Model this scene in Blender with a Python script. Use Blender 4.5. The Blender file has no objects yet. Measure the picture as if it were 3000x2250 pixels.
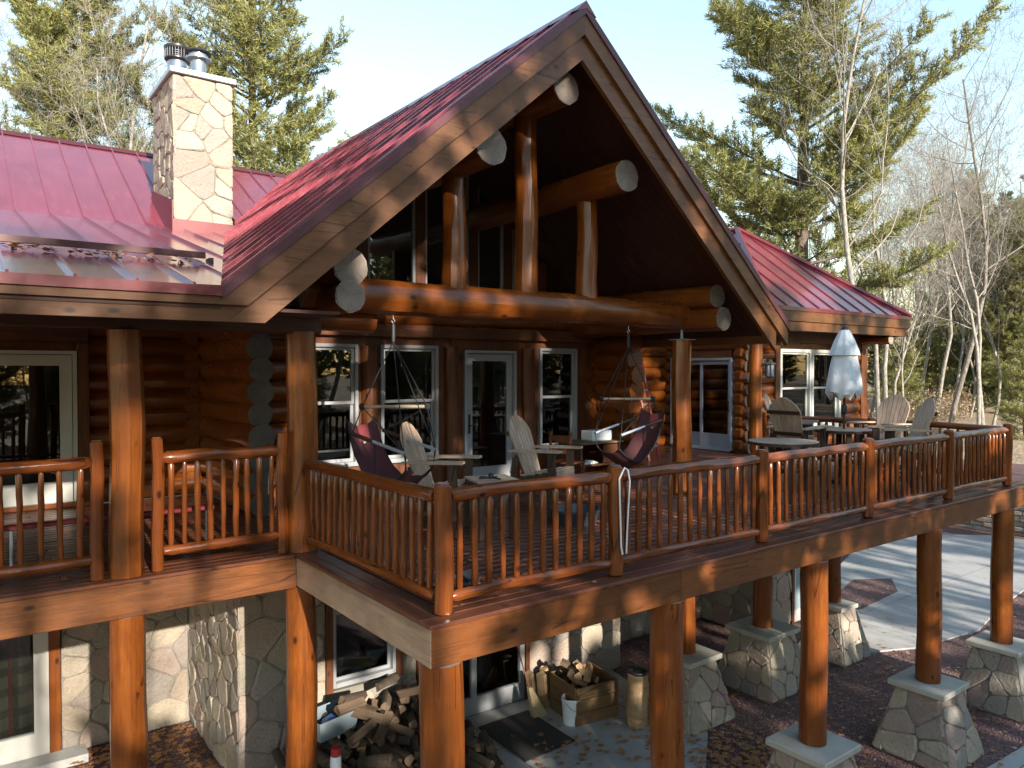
import bpy, math, random
import numpy as np
from mathutils import Vector, Matrix
R_ = math.radians
scene = bpy.context.scene
col = scene.collection
# ------------------------------------------------------------------ camera, sky, sun, exposure
YAW, PITCH, FPX, CAMZ = 36.8, 1.08, 2195.0, 1.95
cam = bpy.data.cameras.new("camera"); camo = bpy.data.objects.new("camera", cam); col.objects.link(camo)
camo.location = (0, 0, CAMZ); camo.rotation_euler = (R_(90 - PITCH), 0, R_(-YAW))
cam.sensor_fit = 'HORIZONTAL'; cam.sensor_width = 36.0; cam.lens = 36.0 * FPX / 3000.0
cam.clip_start = 0.05; cam.clip_end = 2000
scene.camera = camo
SUN_DIR = Vector((-0.09, -1.0, 0.36)).normalized()      # towards the sun
SUN_EL = math.asin(SUN_DIR.z); SUN_AZ = math.atan2(SUN_DIR.x, SUN_DIR.y)   # azimuth clockwise from +y
world = bpy.data.worlds.new("World"); scene.world = world; world.use_nodes = True
wn = world.node_tree.nodes; wl = world.node_tree.links
bg = wn['Background']; sky = wn.new('ShaderNodeTexSky'); sky.sky_type = 'NISHITA'; sky.sun_disc = False
sky.sun_elevation = SUN_EL; sky.sun_rotation = SUN_AZ; sky.altitude = 200; sky.air_density = 1.5; sky.dust_density = 0.2; sky.ozone_density = 1.0
wl.new(sky.outputs[0], bg.inputs[0]); bg.inputs[1].default_value = 0.14
sl = bpy.data.lights.new("sun", 'SUN'); sl.energy = 5.0; sl.angle = R_(0.53); sl.color = (1.0, 0.92, 0.80)
so = bpy.data.objects.new("sun", sl); col.objects.link(so); so.rotation_euler = SUN_DIR.to_track_quat('Z', 'Y').to_euler()
vs = scene.view_settings; vs.view_transform = 'Standard'; vs.look = 'None'; vs.exposure = 1.42; vs.gamma = 1.0; vs.use_curve_mapping = False
try:
    cy = scene.cycles; cy.max_bounces = 6; cy.diffuse_bounces = 3; cy.glossy_bounces = 3; cy.transmission_bounces = 3; cy.transparent_max_bounces = 6
except Exception: pass
# ------------------------------------------------------------------ materials
M = {}
def nm(name):
    m = bpy.data.materials.new(name); m.use_nodes = True; M[name] = m
    nt = m.node_tree; return m, nt, nt.nodes['Principled BSDF']
def ramp(nt, fac, stops):
    r = nt.nodes.new('ShaderNodeValToRGB'); e = r.color_ramp.elements
    while len(e) < len(stops): e.new(0.5)
    for i, (p, c) in enumerate(stops): e[i].position = p; e[i].color = (*c, 1)
    nt.links.new(fac, r.inputs[0]); return r.outputs[0]
def math_(nt, op, a, b):
    n = nt.nodes.new('ShaderNodeMath'); n.operation = op
    for i, x in enumerate((a, b)):
        if isinstance(x, (int, float)): n.inputs[i].default_value = x
        else: nt.links.new(x, n.inputs[i])
    return n.outputs[0]
def mix(nt, fac, a, b, blend='MIX'):
    n = nt.nodes.new('ShaderNodeMix'); n.data_type = 'RGBA'; n.blend_type = blend
    for i, x in ((0, fac), (6, a), (7, b)):
        if isinstance(x, (int, float)): n.inputs[i].default_value = x
        elif isinstance(x, tuple): n.inputs[i].default_value = (*x, 1)
        else: nt.links.new(x, n.inputs[i])
    return n.outputs[2]
def coords(nt, scale=(1, 1, 1), rnd=True, kind='Object'):
    tc = nt.nodes.new('ShaderNodeTexCoord'); mp = nt.nodes.new('ShaderNodeMapping'); mp.inputs['Scale'].default_value = scale
    nt.links.new(tc.outputs[kind], mp.inputs[0])
    if rnd:
        oi = nt.nodes.new('ShaderNodeObjectInfo'); va = nt.nodes.new('ShaderNodeVectorMath'); va.operation = 'SCALE'
        cb = nt.nodes.new('ShaderNodeCombineXYZ')
        for i in range(3): nt.links.new(oi.outputs['Random'], cb.inputs[i])
        nt.links.new(cb.outputs[0], va.inputs[0]); va.inputs['Scale'].default_value = 37.0
        ad = nt.nodes.new('ShaderNodeVectorMath'); nt.links.new(tc.outputs[kind], ad.inputs[0]); nt.links.new(va.outputs[0], ad.inputs[1])
        nt.links.new(ad.outputs[0], mp.inputs[0])
    return mp.outputs[0]
def noise(nt, vec, scale, detail=4, rough=0.55, dist=0.0):
    n = nt.nodes.new('ShaderNodeTexNoise'); n.inputs['Scale'].default_value = scale; n.inputs['Detail'].default_value = detail
    n.inputs['Roughness'].default_value = rough; n.inputs['Distortion'].default_value = dist
    nt.links.new(vec, n.inputs['Vector']); return n.outputs['Fac']
def voro(nt, vec, scale, feat='F1', out='Distance', rnd=1.0):
    n = nt.nodes.new('ShaderNodeTexVoronoi'); n.feature = feat; n.inputs['Scale'].default_value = scale; n.inputs['Randomness'].default_value = rnd
    nt.links.new(vec, n.inputs['Vector']); return n.outputs[out]
def bump(nt, b, h, strength=0.3, dist=0.02):
    n = nt.nodes.new('ShaderNodeBump'); n.inputs['Strength'].default_value = strength; n.inputs['Distance'].default_value = dist
    nt.links.new(h, n.inputs['Height']); nt.links.new(n.outputs[0], b.inputs['Normal'])
def objrnd(nt):
    return nt.nodes.new('ShaderNodeObjectInfo').outputs['Random']
def wood(name, a, b, c, axis, rough=0.38, coat=0.25, knots=True, spread=0.5, bs=0.25):
    """stained wood; a dark grain, b mid, c light; axis = grain direction"""
    m, nt, p = nm(name)
    sc = [9.0, 9.0, 9.0]; sc['xyz'.index(axis)] = 0.7
    v = coords(nt, tuple(sc)); g = noise(nt, v, 1.6, 6, 0.65, 0.8)
    v2 = coords(nt, (1.3, 1.3, 1.3)); blot = noise(nt, v2, 1.4, 3)
    base = ramp(nt, g, [(0.25, a), (0.5, b), (0.78, c)])
    base = mix(nt, math_(nt, 'MULTIPLY', math_(nt, 'SUBTRACT', blot, 0.33), 1.8), base, tuple(x * 0.42 for x in b))
    fine = noise(nt, coords(nt, tuple(x * 4 for x in sc)), 2.0, 3); base = mix(nt, math_(nt, 'MULTIPLY', math_(nt, 'SUBTRACT', fine, 0.45), 1.2), base, tuple(x * 0.5 for x in a))
    rr = objrnd(nt); base = mix(nt, math_(nt, 'MULTIPLY', rr, spread), base, tuple(x * 0.6 for x in b))
    if knots:
        ks = [4.2, 4.2, 4.2]; ks['xyz'.index(axis)] = 2.2
        kv = coords(nt, tuple(ks)); k = voro(nt, kv, 1.0)
        base = mix(nt, ramp(nt, k, [(0.05, (0.9,) * 3), (0.13, (0,) * 3)]), base, tuple(x * 0.18 for x in a))
    cs = [5.5, 5.5, 5.5]; cs['xyz'.index(axis)] = 0.22
    ce = voro(nt, coords(nt, tuple(cs)), 1.0, 'DISTANCE_TO_EDGE'); cm = math_(nt, 'MULTIPLY', ramp(nt, ce, [(0.0, (1, 1, 1)), (0.014, (0, 0, 0))]), math_(nt, 'GREATER_THAN', noise(nt, v2, 1.1, 2), 0.52))
    if knots: base = mix(nt, math_(nt, 'MULTIPLY', cm, 0.85), base, tuple(x * 0.2 for x in a))
    nt.links.new(base, p.inputs['Base Color'])
    ro = math_(nt, 'ADD', math_(nt, 'MULTIPLY', blot, 0.25), rough - 0.12); nt.links.new(ro, p.inputs['Roughness'])
    p.inputs['Coat Weight'].default_value = coat; p.inputs['Coat Roughness'].default_value = 0.16; p.inputs['Specular IOR Level'].default_value = 0.35
    bump(nt, p, math_(nt, 'ADD', g, math_(nt, 'MULTIPLY', blot, 2.0)), bs, 0.012); return m
OR = ((0.090, 0.019, 0.004), (0.210, 0.056, 0.0085), (0.31, 0.098, 0.015))
for ax in 'xyz': wood('log_' + ax, *OR, ax, 0.30, 0.12)
RB = ((0.055, 0.015, 0.005), (0.125, 0.037, 0.010), (0.19, 0.062, 0.017))
for ax in 'xyz': wood('rail_' + ax, (0.080, 0.016, 0.005), (0.185, 0.047, 0.009), (0.28, 0.085, 0.016), ax, 0.21, 0.2)
for ax in 'xyz': wood('brown_' + ax, *RB, ax, 0.55, 0.08, spread=0.25)
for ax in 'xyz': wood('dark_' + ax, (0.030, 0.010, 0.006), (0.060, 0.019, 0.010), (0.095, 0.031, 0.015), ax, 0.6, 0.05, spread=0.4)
for ax in 'xy': wood('fascia_' + ax, (0.10, 0.036, 0.012), (0.148, 0.056, 0.018), (0.185, 0.075, 0.026), ax, 0.5, 0.05, spread=0.15, bs=0.12)
wood('beam_x', (0.08, 0.023, 0.006), (0.155, 0.049, 0.011), (0.215, 0.072, 0.018), 'x', 0.45, 0.12, spread=0.1)
wood('beam_y_sheen', (0.26, 0.165, 0.105), (0.37, 0.25, 0.165), (0.44, 0.31, 0.21), 'y', 0.4, 0.12, spread=0.1)  # sky sheen along the side beam is put into this pale colour
wood('deck', (0.065, 0.021, 0.012), (0.14, 0.047, 0.024), (0.21, 0.080, 0.042), 'x', 0.34, 0.1, spread=0.5, bs=0.2)
wood('deck_y', (0.055, 0.020, 0.013), (0.10, 0.038, 0.022), (0.16, 0.062, 0.036), 'y', 0.34, 0.1, spread=0.5, bs=0.2)
wood('weather', (0.32, 0.215, 0.15), (0.48, 0.34, 0.245), (0.58, 0.43, 0.32), 'z', 0.5, 0.0, knots=False, spread=0.25, bs=0.15)
wood('polybrown', (0.040, 0.022, 0.015), (0.062, 0.034, 0.022), (0.088, 0.050, 0.033), 'z', 0.45, 0.0, knots=False, spread=0.2, bs=0.1)
wood('bark', (0.035, 0.024, 0.017), (0.085, 0.060, 0.042), (0.15, 0.11, 0.08), 'z', 0.85, 0.0, knots=False, bs=0.8)
wood('split', (0.22, 0.13, 0.065), (0.40, 0.26, 0.14), (0.54, 0.38, 0.22), 'x', 0.7, 0.0, knots=False, spread=0.6, bs=0.4)
wood('split_shade', (0.07, 0.045, 0.028), (0.14, 0.092, 0.058), (0.22, 0.155, 0.10), 'x', 0.8, 0.0, knots=False, spread=0.7, bs=0.4)  # darker copy of the split wood, under-deck shade put into the colour
wood('box_wood', (0.10, 0.055, 0.025), (0.19, 0.11, 0.05), (0.27, 0.165, 0.085), 'x', 0.7, 0.0, spread=0.3)
wood('pale_bar', (0.24, 0.17, 0.11), (0.36, 0.27, 0.18), (0.46, 0.36, 0.25), 'x', 0.5, 0.0, knots=False)
def endgrain(name, q=.8):
    m, nt, p = nm(name); v = coords(nt, (1, 1, 1)); n = noise(nt, v, 7, 5)
    w = noise(nt, v, 55, 2)
    base = ramp(nt, math_(nt, 'ADD', math_(nt, 'MULTIPLY', n, 0.7), math_(nt, 'MULTIPLY', w, 0.3)), [(0.3, (0.20 * q, 0.15 * q, 0.115 * q)), (0.55, (0.33 * q, 0.26 * q, 0.205 * q)), (0.75, (0.42 * q, 0.345 * q, 0.28 * q))])
    nt.links.new(base, p.inputs['Base Color']); p.inputs['Roughness'].default_value = 0.55; bump(nt, p, w, 0.2, 0.01)
endgrain('end')
endgrain('end_shade', .22)  # darker end grain for wall logs, their shade painted into the colour
def rings(name):
    m, nt, p = nm(name); v = coords(nt, rnd=False); vn = noise(nt, v, 6, 3)
    ln = nt.nodes.new('ShaderNodeVectorMath'); ln.operation = 'LENGTH'; nt.links.new(v, ln.inputs[0]); d = math_(nt, 'ADD', ln.outputs['Value'], math_(nt, 'MULTIPLY', vn, 0.02))
    s_ = math_(nt, 'SINE', math_(nt, 'MULTIPLY', d, 420.0), 0.0); sx = nt.nodes.new('ShaderNodeSeparateXYZ'); nt.links.new(v, sx.inputs[0])
    an = math_(nt, 'ARCTAN2', math_(nt, 'ADD', sx.outputs[2], math_(nt, 'MULTIPLY', math_(nt, 'SUBTRACT', vn, 0.5), 0.03)), sx.outputs[0]); fr_ = math_(nt, 'FRACT', math_(nt, 'ADD', math_(nt, 'MULTIPLY', an, 0.4775), objrnd(nt)), 0.0)
    crack = math_(nt, 'LESS_THAN', fr_, 0.018)
    b = ramp(nt, math_(nt, 'ADD', math_(nt, 'MULTIPLY', s_, 0.22), vn), [(0.2, (0.10, 0.075, 0.058)), (0.55, (0.19, 0.15, 0.122)), (0.85, (0.25, 0.205, 0.172))]); b = mix(nt, math_(nt, 'MULTIPLY', crack, 0.85), b, (0.03, 0.02, 0.015))
    nt.links.new(b, p.inputs['Base Color']); p.inputs['Roughness'].default_value = 0.6; bump(nt, p, s_, 0.15, 0.003)
rings('rings')
def simple(name, colr, rough=0.5, metal=0.0, var=0.15, scale=6.0, bs=0.0, coat=0.0, spec=None):
    m, nt, p = nm(name); v = coords(nt); n = noise(nt, v, scale, 4)
    c = mix(nt, n, tuple(x * (1 - var) for x in colr), tuple(min(1, x * (1 + var)) for x in colr)); nt.links.new(c, p.inputs['Base Color'])
    p.inputs['Roughness'].default_value = rough; p.inputs['Metallic'].default_value = metal; p.inputs['Coat Weight'].default_value = coat
    if spec is not None: p.inputs['Specular IOR Level'].default_value = spec
    if bs: bump(nt, p, noise(nt, v, scale * 6, 3), bs, 0.02)
    return m
# painted standing-seam metal: faint oil-canning, dust streaks
m, nt, p = nm('roof_red'); v = coords(nt, (1, 1, 1)); n = noise(nt, v, 1.2, 3); d = noise(nt, coords(nt, (6, 0.7, 2)), 2.0, 5)
c = ramp(nt, n, [(0.3, (0.165, 0.024, 0.036)), (0.7, (0.215, 0.036, 0.050))]); c = mix(nt, math_(nt, 'MULTIPLY', math_(nt, 'SUBTRACT', d, 0.45), 0.7), c, (0.29, 0.11, 0.125))
nt.links.new(c, p.inputs['Base Color']); p.inputs['Metallic'].default_value = 0.15; nt.links.new(math_(nt, 'ADD', math_(nt, 'MULTIPLY', d, 0.22), 0.12), p.inputs['Roughness'])
p.inputs['Coat Weight'].default_value = 0.6; p.inputs['Coat Roughness'].default_value = 0.12; bump(nt, p, n, 0.05, 0.05)
simple('trim_red', (0.13, 0.016, 0.020), 0.4, 0.1, coat=0.3)
simple('trim_dark', (0.075, 0.018, 0.022), 0.45, 0.1)
simple('snow_bar', (0.055, 0.011, 0.011), 0.45, 0.2)
simple('window_white', (0.44, 0.425, 0.39), 0.4, var=0.05)
simple('window_grey', (0.25, 0.255, 0.265), 0.4, var=0.06)
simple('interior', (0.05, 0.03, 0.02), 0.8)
simple('steel', (0.42, 0.42, 0.43), 0.28, 0.9, 0.15, 4)
simple('flue_dark', (0.05, 0.05, 0.055), 0.4, 0.7)
simple('galv', (0.32, 0.35, 0.38), 0.45, 0.5)
simple('alu', (0.50, 0.51, 0.54), 0.35, 0.6)
simple('black', (0.012, 0.012, 0.014), 0.5)
simple('rope_black', (0.010, 0.010, 0.013), 0.9)
simple('rope_white', (0.70, 0.70, 0.68), 0.8)
simple('canvas', (0.085, 0.026, 0.030), 0.95, bs=0.4, scale=9)
simple('canvas_sun', (0.33, 0.060, 0.065), 0.9, bs=0.3, scale=9)  # brighter canvas tone, a sun spot painted into the colour
simple('umbrella', (0.60, 0.62, 0.64), 0.9, bs=0.3, var=0.1, scale=3)
simple('plastic_white', (0.70, 0.71, 0.72), 0.35, var=0.05)
simple('plastic_clear', (0.20, 0.25, 0.28), 0.3, var=0.1)
simple('plastic_red', (0.36, 0.02, 0.02), 0.35)
simple('plastic_blue', (0.03, 0.13, 0.42), 0.4)
simple('ladder_red', (0.33, 0.030, 0.035), 0.4)
simple('bench_red', (0.17, 0.018, 0.022), 0.4)
simple('cap_stone', (0.36, 0.34, 0.29), 0.75, var=0.2, bs=0.25, scale=5)
simple('mortar', (0.19, 0.172, 0.145), 0.95, var=0.2, bs=0.3, scale=20)
simple('lantern', (0.075, 0.070, 0.062), 0.45, 0.4)
simple('lantern_glass', (0.30, 0.32, 0.34), 0.15, 0, 0.1)
simple('curtain', (0.11, 0.075, 0.05), 0.9, var=0.5, scale=9)
simple('mat', (0.030, 0.027, 0.024), 0.95, bs=0.5, scale=15)
simple('hose', (0.03, 0.035, 0.04), 0.4)
simple('straw', (0.36, 0.27, 0.15), 0.9, var=0.4, scale=30)
simple('leaf_dry', (0.33, 0.150, 0.055), 0.8, var=0.5, scale=3)
simple('leaf_tan', (0.46, 0.34, 0.22), 0.8, var=0.4, scale=2)
simple('paper', (0.6, 0.6, 0.58), 0.8)
# stone: each object its own tone
m, nt, p = nm('stone'); rr = objrnd(nt); v = coords(nt)
b = ramp(nt, rr, [(0.0, (0.26, 0.22, 0.165)), (0.2, (0.36, 0.30, 0.22)), (0.36, (0.25, 0.16, 0.135)), (0.5, (0.29, 0.28, 0.25)), (0.66, (0.42, 0.35, 0.25)), (0.82, (0.19, 0.175, 0.16)), (1.0, (0.36, 0.25, 0.20))])
n1 = noise(nt, v, 3.5, 5, 0.6); n2 = noise(nt, v, 22, 5, 0.7)
b = mix(nt, 1.0, b, (1.10, 1.06, 1.02), 'MULTIPLY'); b = mix(nt, math_(nt, 'MULTIPLY', n1, 0.6), b, (0.34, 0.305, 0.255)); b = mix(nt, math_(nt, 'MULTIPLY', math_(nt, 'SUBTRACT', n2, 0.4), 0.9), b, (0.17, 0.135, 0.115))
nt.links.new(b, p.inputs['Base Color']); p.inputs['Roughness'].default_value = 0.85; bump(nt, p, math_(nt, 'ADD', n2, math_(nt, 'MULTIPLY', n1, 1.5)), 0.9, 0.04)
# concrete
m, nt, p = nm('concrete'); v = coords(nt, rnd=False); n1 = noise(nt, v, 0.7, 5); n2 = noise(nt, v, 40, 3)
b = ramp(nt, n1, [(0.3, (0.30, 0.295, 0.28)), (0.7, (0.42, 0.41, 0.39))]); b = mix(nt, math_(nt, 'MULTIPLY', n2, 0.35), b, (0.24, 0.23, 0.22)); sx = nt.nodes.new('ShaderNodeSeparateXYZ'); nt.links.new(v, sx.inputs[0])
for ax_ in (0, 1): b = mix(nt, math_(nt, 'LESS_THAN', math_(nt, 'FRACT', math_(nt, 'ADD', math_(nt, 'MULTIPLY', sx.outputs[ax_], 0.42), .31), 0), 0.006), b, (0.11, 0.105, 0.10))
b = mix(nt, ramp(nt, noise(nt, v, 2.3, 6, 0.7), [(0.55, (0, 0, 0)), (0.75, (.6, .6, .6))]), b, (0.19, 0.17, 0.15))
nt.links.new(b, p.inputs['Base Color']); p.inputs['Roughness'].default_value = 0.9; bump(nt, p, n2, 0.15, 0.01)
# red-purple mulch and leaf-littered ground
def ground_mat(name, cols, sc):
    m, nt, p = nm(name); v = coords(nt, rnd=False); f = voro(nt, v, sc, out='Color'); d_ = voro(nt, v, sc)
    sep = nt.nodes.new('ShaderNodeSeparateColor'); nt.links.new(f, sep.inputs[0])
    b = ramp(nt, sep.outputs[0], cols); n1 = noise(nt, v, 0.35, 5, 0.6)
    b = mix(nt, math_(nt, 'MULTIPLY', n1, 0.5), b, cols[1][1]); nt.links.new(b, p.inputs['Base Color']); p.inputs['Roughness'].default_value = 0.9
    bump(nt, p, d_, 0.9, 0.04)
ground_mat('mulch', [(0, (0.065, 0.034, 0.034)), (0.5, (0.15, 0.078, 0.072)), (0.8, (0.22, 0.12, 0.108)), (1, (0.34, 0.21, 0.18))], 38)
ground_mat('litter', [(0, (0.16, 0.105, 0.06)), (0.5, (0.29, 0.20, 0.12)), (0.8, (0.38, 0.28, 0.18)), (1, (0.46, 0.37, 0.26))], 9)
# glass: clear pane that mirrors by Fresnel
def glass(name, tint):
    m = bpy.data.materials.new(name); m.use_nodes = True; M[name] = m; nt = m.node_tree; nt.nodes.clear()
    o = nt.nodes.new('ShaderNodeOutputMaterial'); t = nt.nodes.new('ShaderNodeBsdfTransparent'); t.inputs[0].default_value = (*tint, 1)
    g = nt.nodes.new('ShaderNodeBsdfGlossy'); g.inputs['Roughness'].default_value = 0.01; f = nt.nodes.new('ShaderNodeFresnel'); f.inputs[0].default_value = 1.6
    f2 = math_(nt, 'MULTIPLY', f.outputs[0], 1.35)
    mx = nt.nodes.new('ShaderNodeMixShader'); nt.links.new(f2, mx.inputs[0]); nt.links.new(t.outputs[0], mx.inputs[1]); nt.links.new(g.outputs[0], mx.inputs[2]); nt.links.new(mx.outputs[0], o.inputs[0])
glass('glass', (0.55, 0.6, 0.6))
# bark and foliage
def barkm(name, a, b):
    m, nt, p = nm(name); v = coords(nt, (6, 6, 2.2)); n = noise(nt, v, 2.0, 6, 0.75); nt.links.new(ramp(nt, n, [(0.32, tuple(x * .6 for x in a)), (0.5, a), (0.68, b)]), p.inputs['Base Color']); p.inputs['Roughness'].default_value = 0.9; bump(nt, p, n, 0.6, 0.03)
barkm('bark_grey', (0.15, 0.125, 0.105), (0.33, 0.285, 0.24)); barkm('bark_white', (0.22, 0.195, 0.165), (0.42, 0.385, 0.34)); barkm('bark_pine', (0.09, 0.065, 0.05), (0.22, 0.17, 0.135))
def foliage(name, a, b, tr=0.35):
    m = bpy.data.materials.new(name); m.use_nodes = True; M[name] = m; nt = m.node_tree; p = nt.nodes['Principled BSDF']; o = nt.nodes['Material Output']
    geo = nt.nodes.new('ShaderNodeNewGeometry'); v = coords(nt); n = noise(nt, v, 0.8, 3)
    f = math_(nt, 'ADD', math_(nt, 'MULTIPLY', geo.outputs['Random Per Island'], 0.6), math_(nt, 'MULTIPLY', n, 0.4))
    c = ramp(nt, f, [(0.2, a), (0.75, b)]); nt.links.new(c, p.inputs['Base Color']); p.inputs['Roughness'].default_value = 0.6
    t = nt.nodes.new('ShaderNodeBsdfTranslucent'); nt.links.new(c, t.inputs[0]); mx = nt.nodes.new('ShaderNodeMixShader'); mx.inputs[0].default_value = tr
    nt.links.new(p.outputs[0], mx.inputs[1]); nt.links.new(t.outputs[0], mx.inputs[2]); nt.links.new(mx.outputs[0], o.inputs[0])
foliage('needles', (0.13, 0.14, 0.042), (0.33, 0.315, 0.11)); foliage('needles_dark', (0.055, 0.075, 0.026), (0.15, 0.17, 0.055)); foliage('beech', (0.24, 0.15, 0.08), (0.42, 0.31, 0.19))
# ------------------------------------------------------------------ mesh helpers
class MB:
    def __init__(s): s.v = []; s.f = []; s.mi = []
    def quadpts(s, pts, mi=0):
        k = len(s.v); s.v += [tuple(p) for p in pts]; s.f.append(tuple(range(k, k + len(pts)))); s.mi.append(mi)
    def hexa(s, c, mi=0):
        """8 corners: bottom 4 ccw, top 4 ccw"""
        k = len(s.v); s.v += [tuple(p) for p in c]
        for q in ((3, 2, 1, 0), (4, 5, 6, 7), (0, 1, 5, 4), (1, 2, 6, 5), (2, 3, 7, 6), (3, 0, 4, 7)): s.f.append(tuple(k + i for i in q)); s.mi.append(mi)
        return s
    def box(s, x0, x1, y0, y1, z0, z1, mi=0):
        return s.hexa([(x0, y0, z0), (x1, y0, z0), (x1, y1, z0), (x0, y1, z0), (x0, y0, z1), (x1, y0, z1), (x1, y1, z1), (x0, y1, z1)], mi)
    def cbox(s, x0, x1, y0, y1, z0, z1, b=0.008, mi=0):
        """chamfered box"""
        vs_ = []; k = len(s.v)
        X, Y, Z = (x0, x1), (y0, y1), (z0, z1); idx = {}
        for i in (0, 1):
            for j in (0, 1):
                for l in (0, 1):
                    sx, sy, sz = 1 - 2 * i, 1 - 2 * j, 1 - 2 * l
                    for a, off in (('x', (0, sy * b, sz * b)), ('y', (sx * b, 0, sz * b)), ('z', (sx * b, sy * b, 0))):
                        idx[(i, j, l, a)] = k + len(vs_); vs_.append((X[i] + off[0], Y[j] + off[1], Z[l] + off[2]))
        s.v += vs_
        def F(*ks): s.f.append(tuple(idx[q] for q in ks)); s.mi.append(mi)
        for i in (0, 1):
            o = [(0, 0), (1, 0), (1, 1), (0, 1)]
            if i == 0: o = o[::-1]
            F(*[(i, a, c, 'x') for a, c in o]); F(*[(c, i, a, 'y') for a, c in o]); F(*[(a, c, i, 'z') for a, c in o])
        for i in (0, 1):
            for j in (0, 1):
                q = [(i, j, 0, 'x'), (i, j, 1, 'x'), (i, j, 1, 'y'), (i, j, 0, 'y')]; F(*(q if (i == j) else q[::-1]))
                q = [(0, i, j, 'y'), (1, i, j, 'y'), (1, i, j, 'z'), (0, i, j, 'z')]; F(*(q if (i == j) else q[::-1]))
                q = [(i, 0, j, 'z'), (i, 1, j, 'z'), (i, 1, j, 'x'), (i, 0, j, 'x')]; F(*(q if (i == j) else q[::-1]))
                for l in (0, 1):
                    q = [(i, j, l, 'x'), (i, j, l, 'y'), (i, j, l, 'z')]; F(*(q if (i + j + l) % 2 == 0 else q[::-1]))
        return s
    def prism(s, poly, d, mi=0):
        """poly: 3-d points of a planar polygon; extruded by vector d"""
        k = len(s.v); n = len(poly); s.v += [tuple(p) for p in poly] + [tuple(Vector(p) + Vector(d)) for p in poly]
        s.f.append(tuple(range(k, k + n))[::-1]); s.f.append(tuple(range(k + n, k + 2 * n))); s.mi += [mi, mi]
        for i in range(n):
            j = (i + 1) % n; s.f.append((k + i, k + j, k + n + j, k + n + i)); s.mi.append(mi)
        return s
    def tube(s, pts, rad, n=8, caps=True, mi=0, cap_mi=None, wob=0.0, rnd=None, jit=0.0):
        pts = [Vector(p) for p in pts]; k = len(s.v); N = len(pts)
        if not isinstance(rad, (list, tuple)): rad = [rad] * N
        t0 = (pts[1] - pts[0]).normalized(); up = Vector((0, 0, 1)) if abs(t0.z) < 0.9 else Vector((1, 0, 0))
        a = t0.cross(up).normalized(); J = [(rnd.uniform(-jit, jit), 1 + rnd.uniform(-jit, jit) * .18) for j in range(n)] if jit else None
        for i, p in enumerate(pts):
            t = (pts[min(i + 1, N - 1)] - pts[max(i - 1, 0)]).normalized()
            a = (a - t * a.dot(t)).normalized(); b = t.cross(a)
            for j in range(n):
                an = 2 * math.pi * j / n; r = rad[i] * (1 + (rnd.uniform(-wob, wob) if wob else 0))
                if J: an += J[j][0]; r *= J[j][1]
                s.v.append(tuple(p + a * (r * math.cos(an)) + b * (r * math.sin(an))))
        for i in range(N - 1):
            for j in range(n):
                j2 = (j + 1) % n; s.f.append((k + i * n + j, k + i * n + j2, k + (i + 1) * n + j2, k + (i + 1) * n + j)); s.mi.append(mi)
        if caps:
            cm = mi if cap_mi is None else cap_mi
            s.f.append(tuple(range(k, k + n))[::-1]); s.f.append(tuple(range(k + (N - 1) * n, k + N * n))); s.mi += [cm, cm]
        return s
    def lathe(s, prof, n=16, c=(0, 0, 0), mi=0):
        k = len(s.v); N = len(prof)
        for r, z in prof:
            for j in range(n):
                an = 2 * math.pi * j / n; s.v.append((c[0] + r * math.cos(an), c[1] + r * math.sin(an), c[2] + z))
        for i in range(N - 1):
            for j in range(n):
                j2 = (j + 1) % n; s.f.append((k + i * n + j, k + i * n + j2, k + (i + 1) * n + j2, k + (i + 1) * n + j)); s.mi.append(mi)
        s.f.append(tuple(range(k, k + n))[::-1]); s.f.append(tuple(range(k + (N - 1) * n, k + N * n))); s.mi += [mi, mi]
        return s
    def mesh(s, name, mats, smooth=False, ang=50):
        me = bpy.data.meshes.new(name); me.from_pydata(s.v, [], s.f)
        for mm in (mats if isinstance(mats, (list, tuple)) else [mats]): me.materials.append(M[mm])
        if any(s.mi): me.polygons.foreach_set('material_index', s.mi)
        if smooth:
            me.polygons.foreach_set('use_smooth', [len(f) <= 4 for f in s.f])
            try: me.set_sharp_from_angle(angle=R_(ang))
            except Exception: pass
        me.update(); return me
def link(name, me, parent=None, loc=None, rot=None, label=None, cat=None, group=None, kind=None):
    o = bpy.data.objects.new(name, me); col.objects.link(o)
    if loc is not None: o.location = loc
    if rot is not None: o.rotation_euler = rot
    if parent is not None:
        o.parent = parent; o.matrix_parent_inverse = INV.get(parent.name, Matrix())
    if label: o['label'] = label
    if cat: o['category'] = cat
    if group: o['group'] = group
    if kind: o['kind'] = kind
    return o
INV = {}
def thing(name, label, cat, loc=(0, 0, 0), group=None, world=True, rotz=0.0):
    """empty at the thing's base; world=True: parts are given in world coordinates, else in the thing's own"""
    o = link(name, None, None, loc, (0, 0, rotz), label, cat, group); o.empty_display_size = 0.1
    if world: INV[o.name] = Matrix.Translation(loc).inverted()
    return o
def part(name, mb, mats, parent, smooth=False, **k): return link(name, mb.mesh(name, mats, smooth), parent, **k)
def copy_tree(o, loc, rotz=None, label=None):
    c = o.copy(); col.objects.link(c); c.location = loc
    if rotz is not None: c.rotation_euler = (0, 0, rotz)
    if label: c['label'] = label
    for ch in list(o.children):
        d = ch.copy(); col.objects.link(d); d.parent = c; d.matrix_parent_inverse = ch.matrix_parent_inverse.copy()
        for g in list(ch.children):
            e = g.copy(); col.objects.link(e); e.parent = d; e.matrix_parent_inverse = g.matrix_parent_inverse.copy()
    return c
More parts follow.
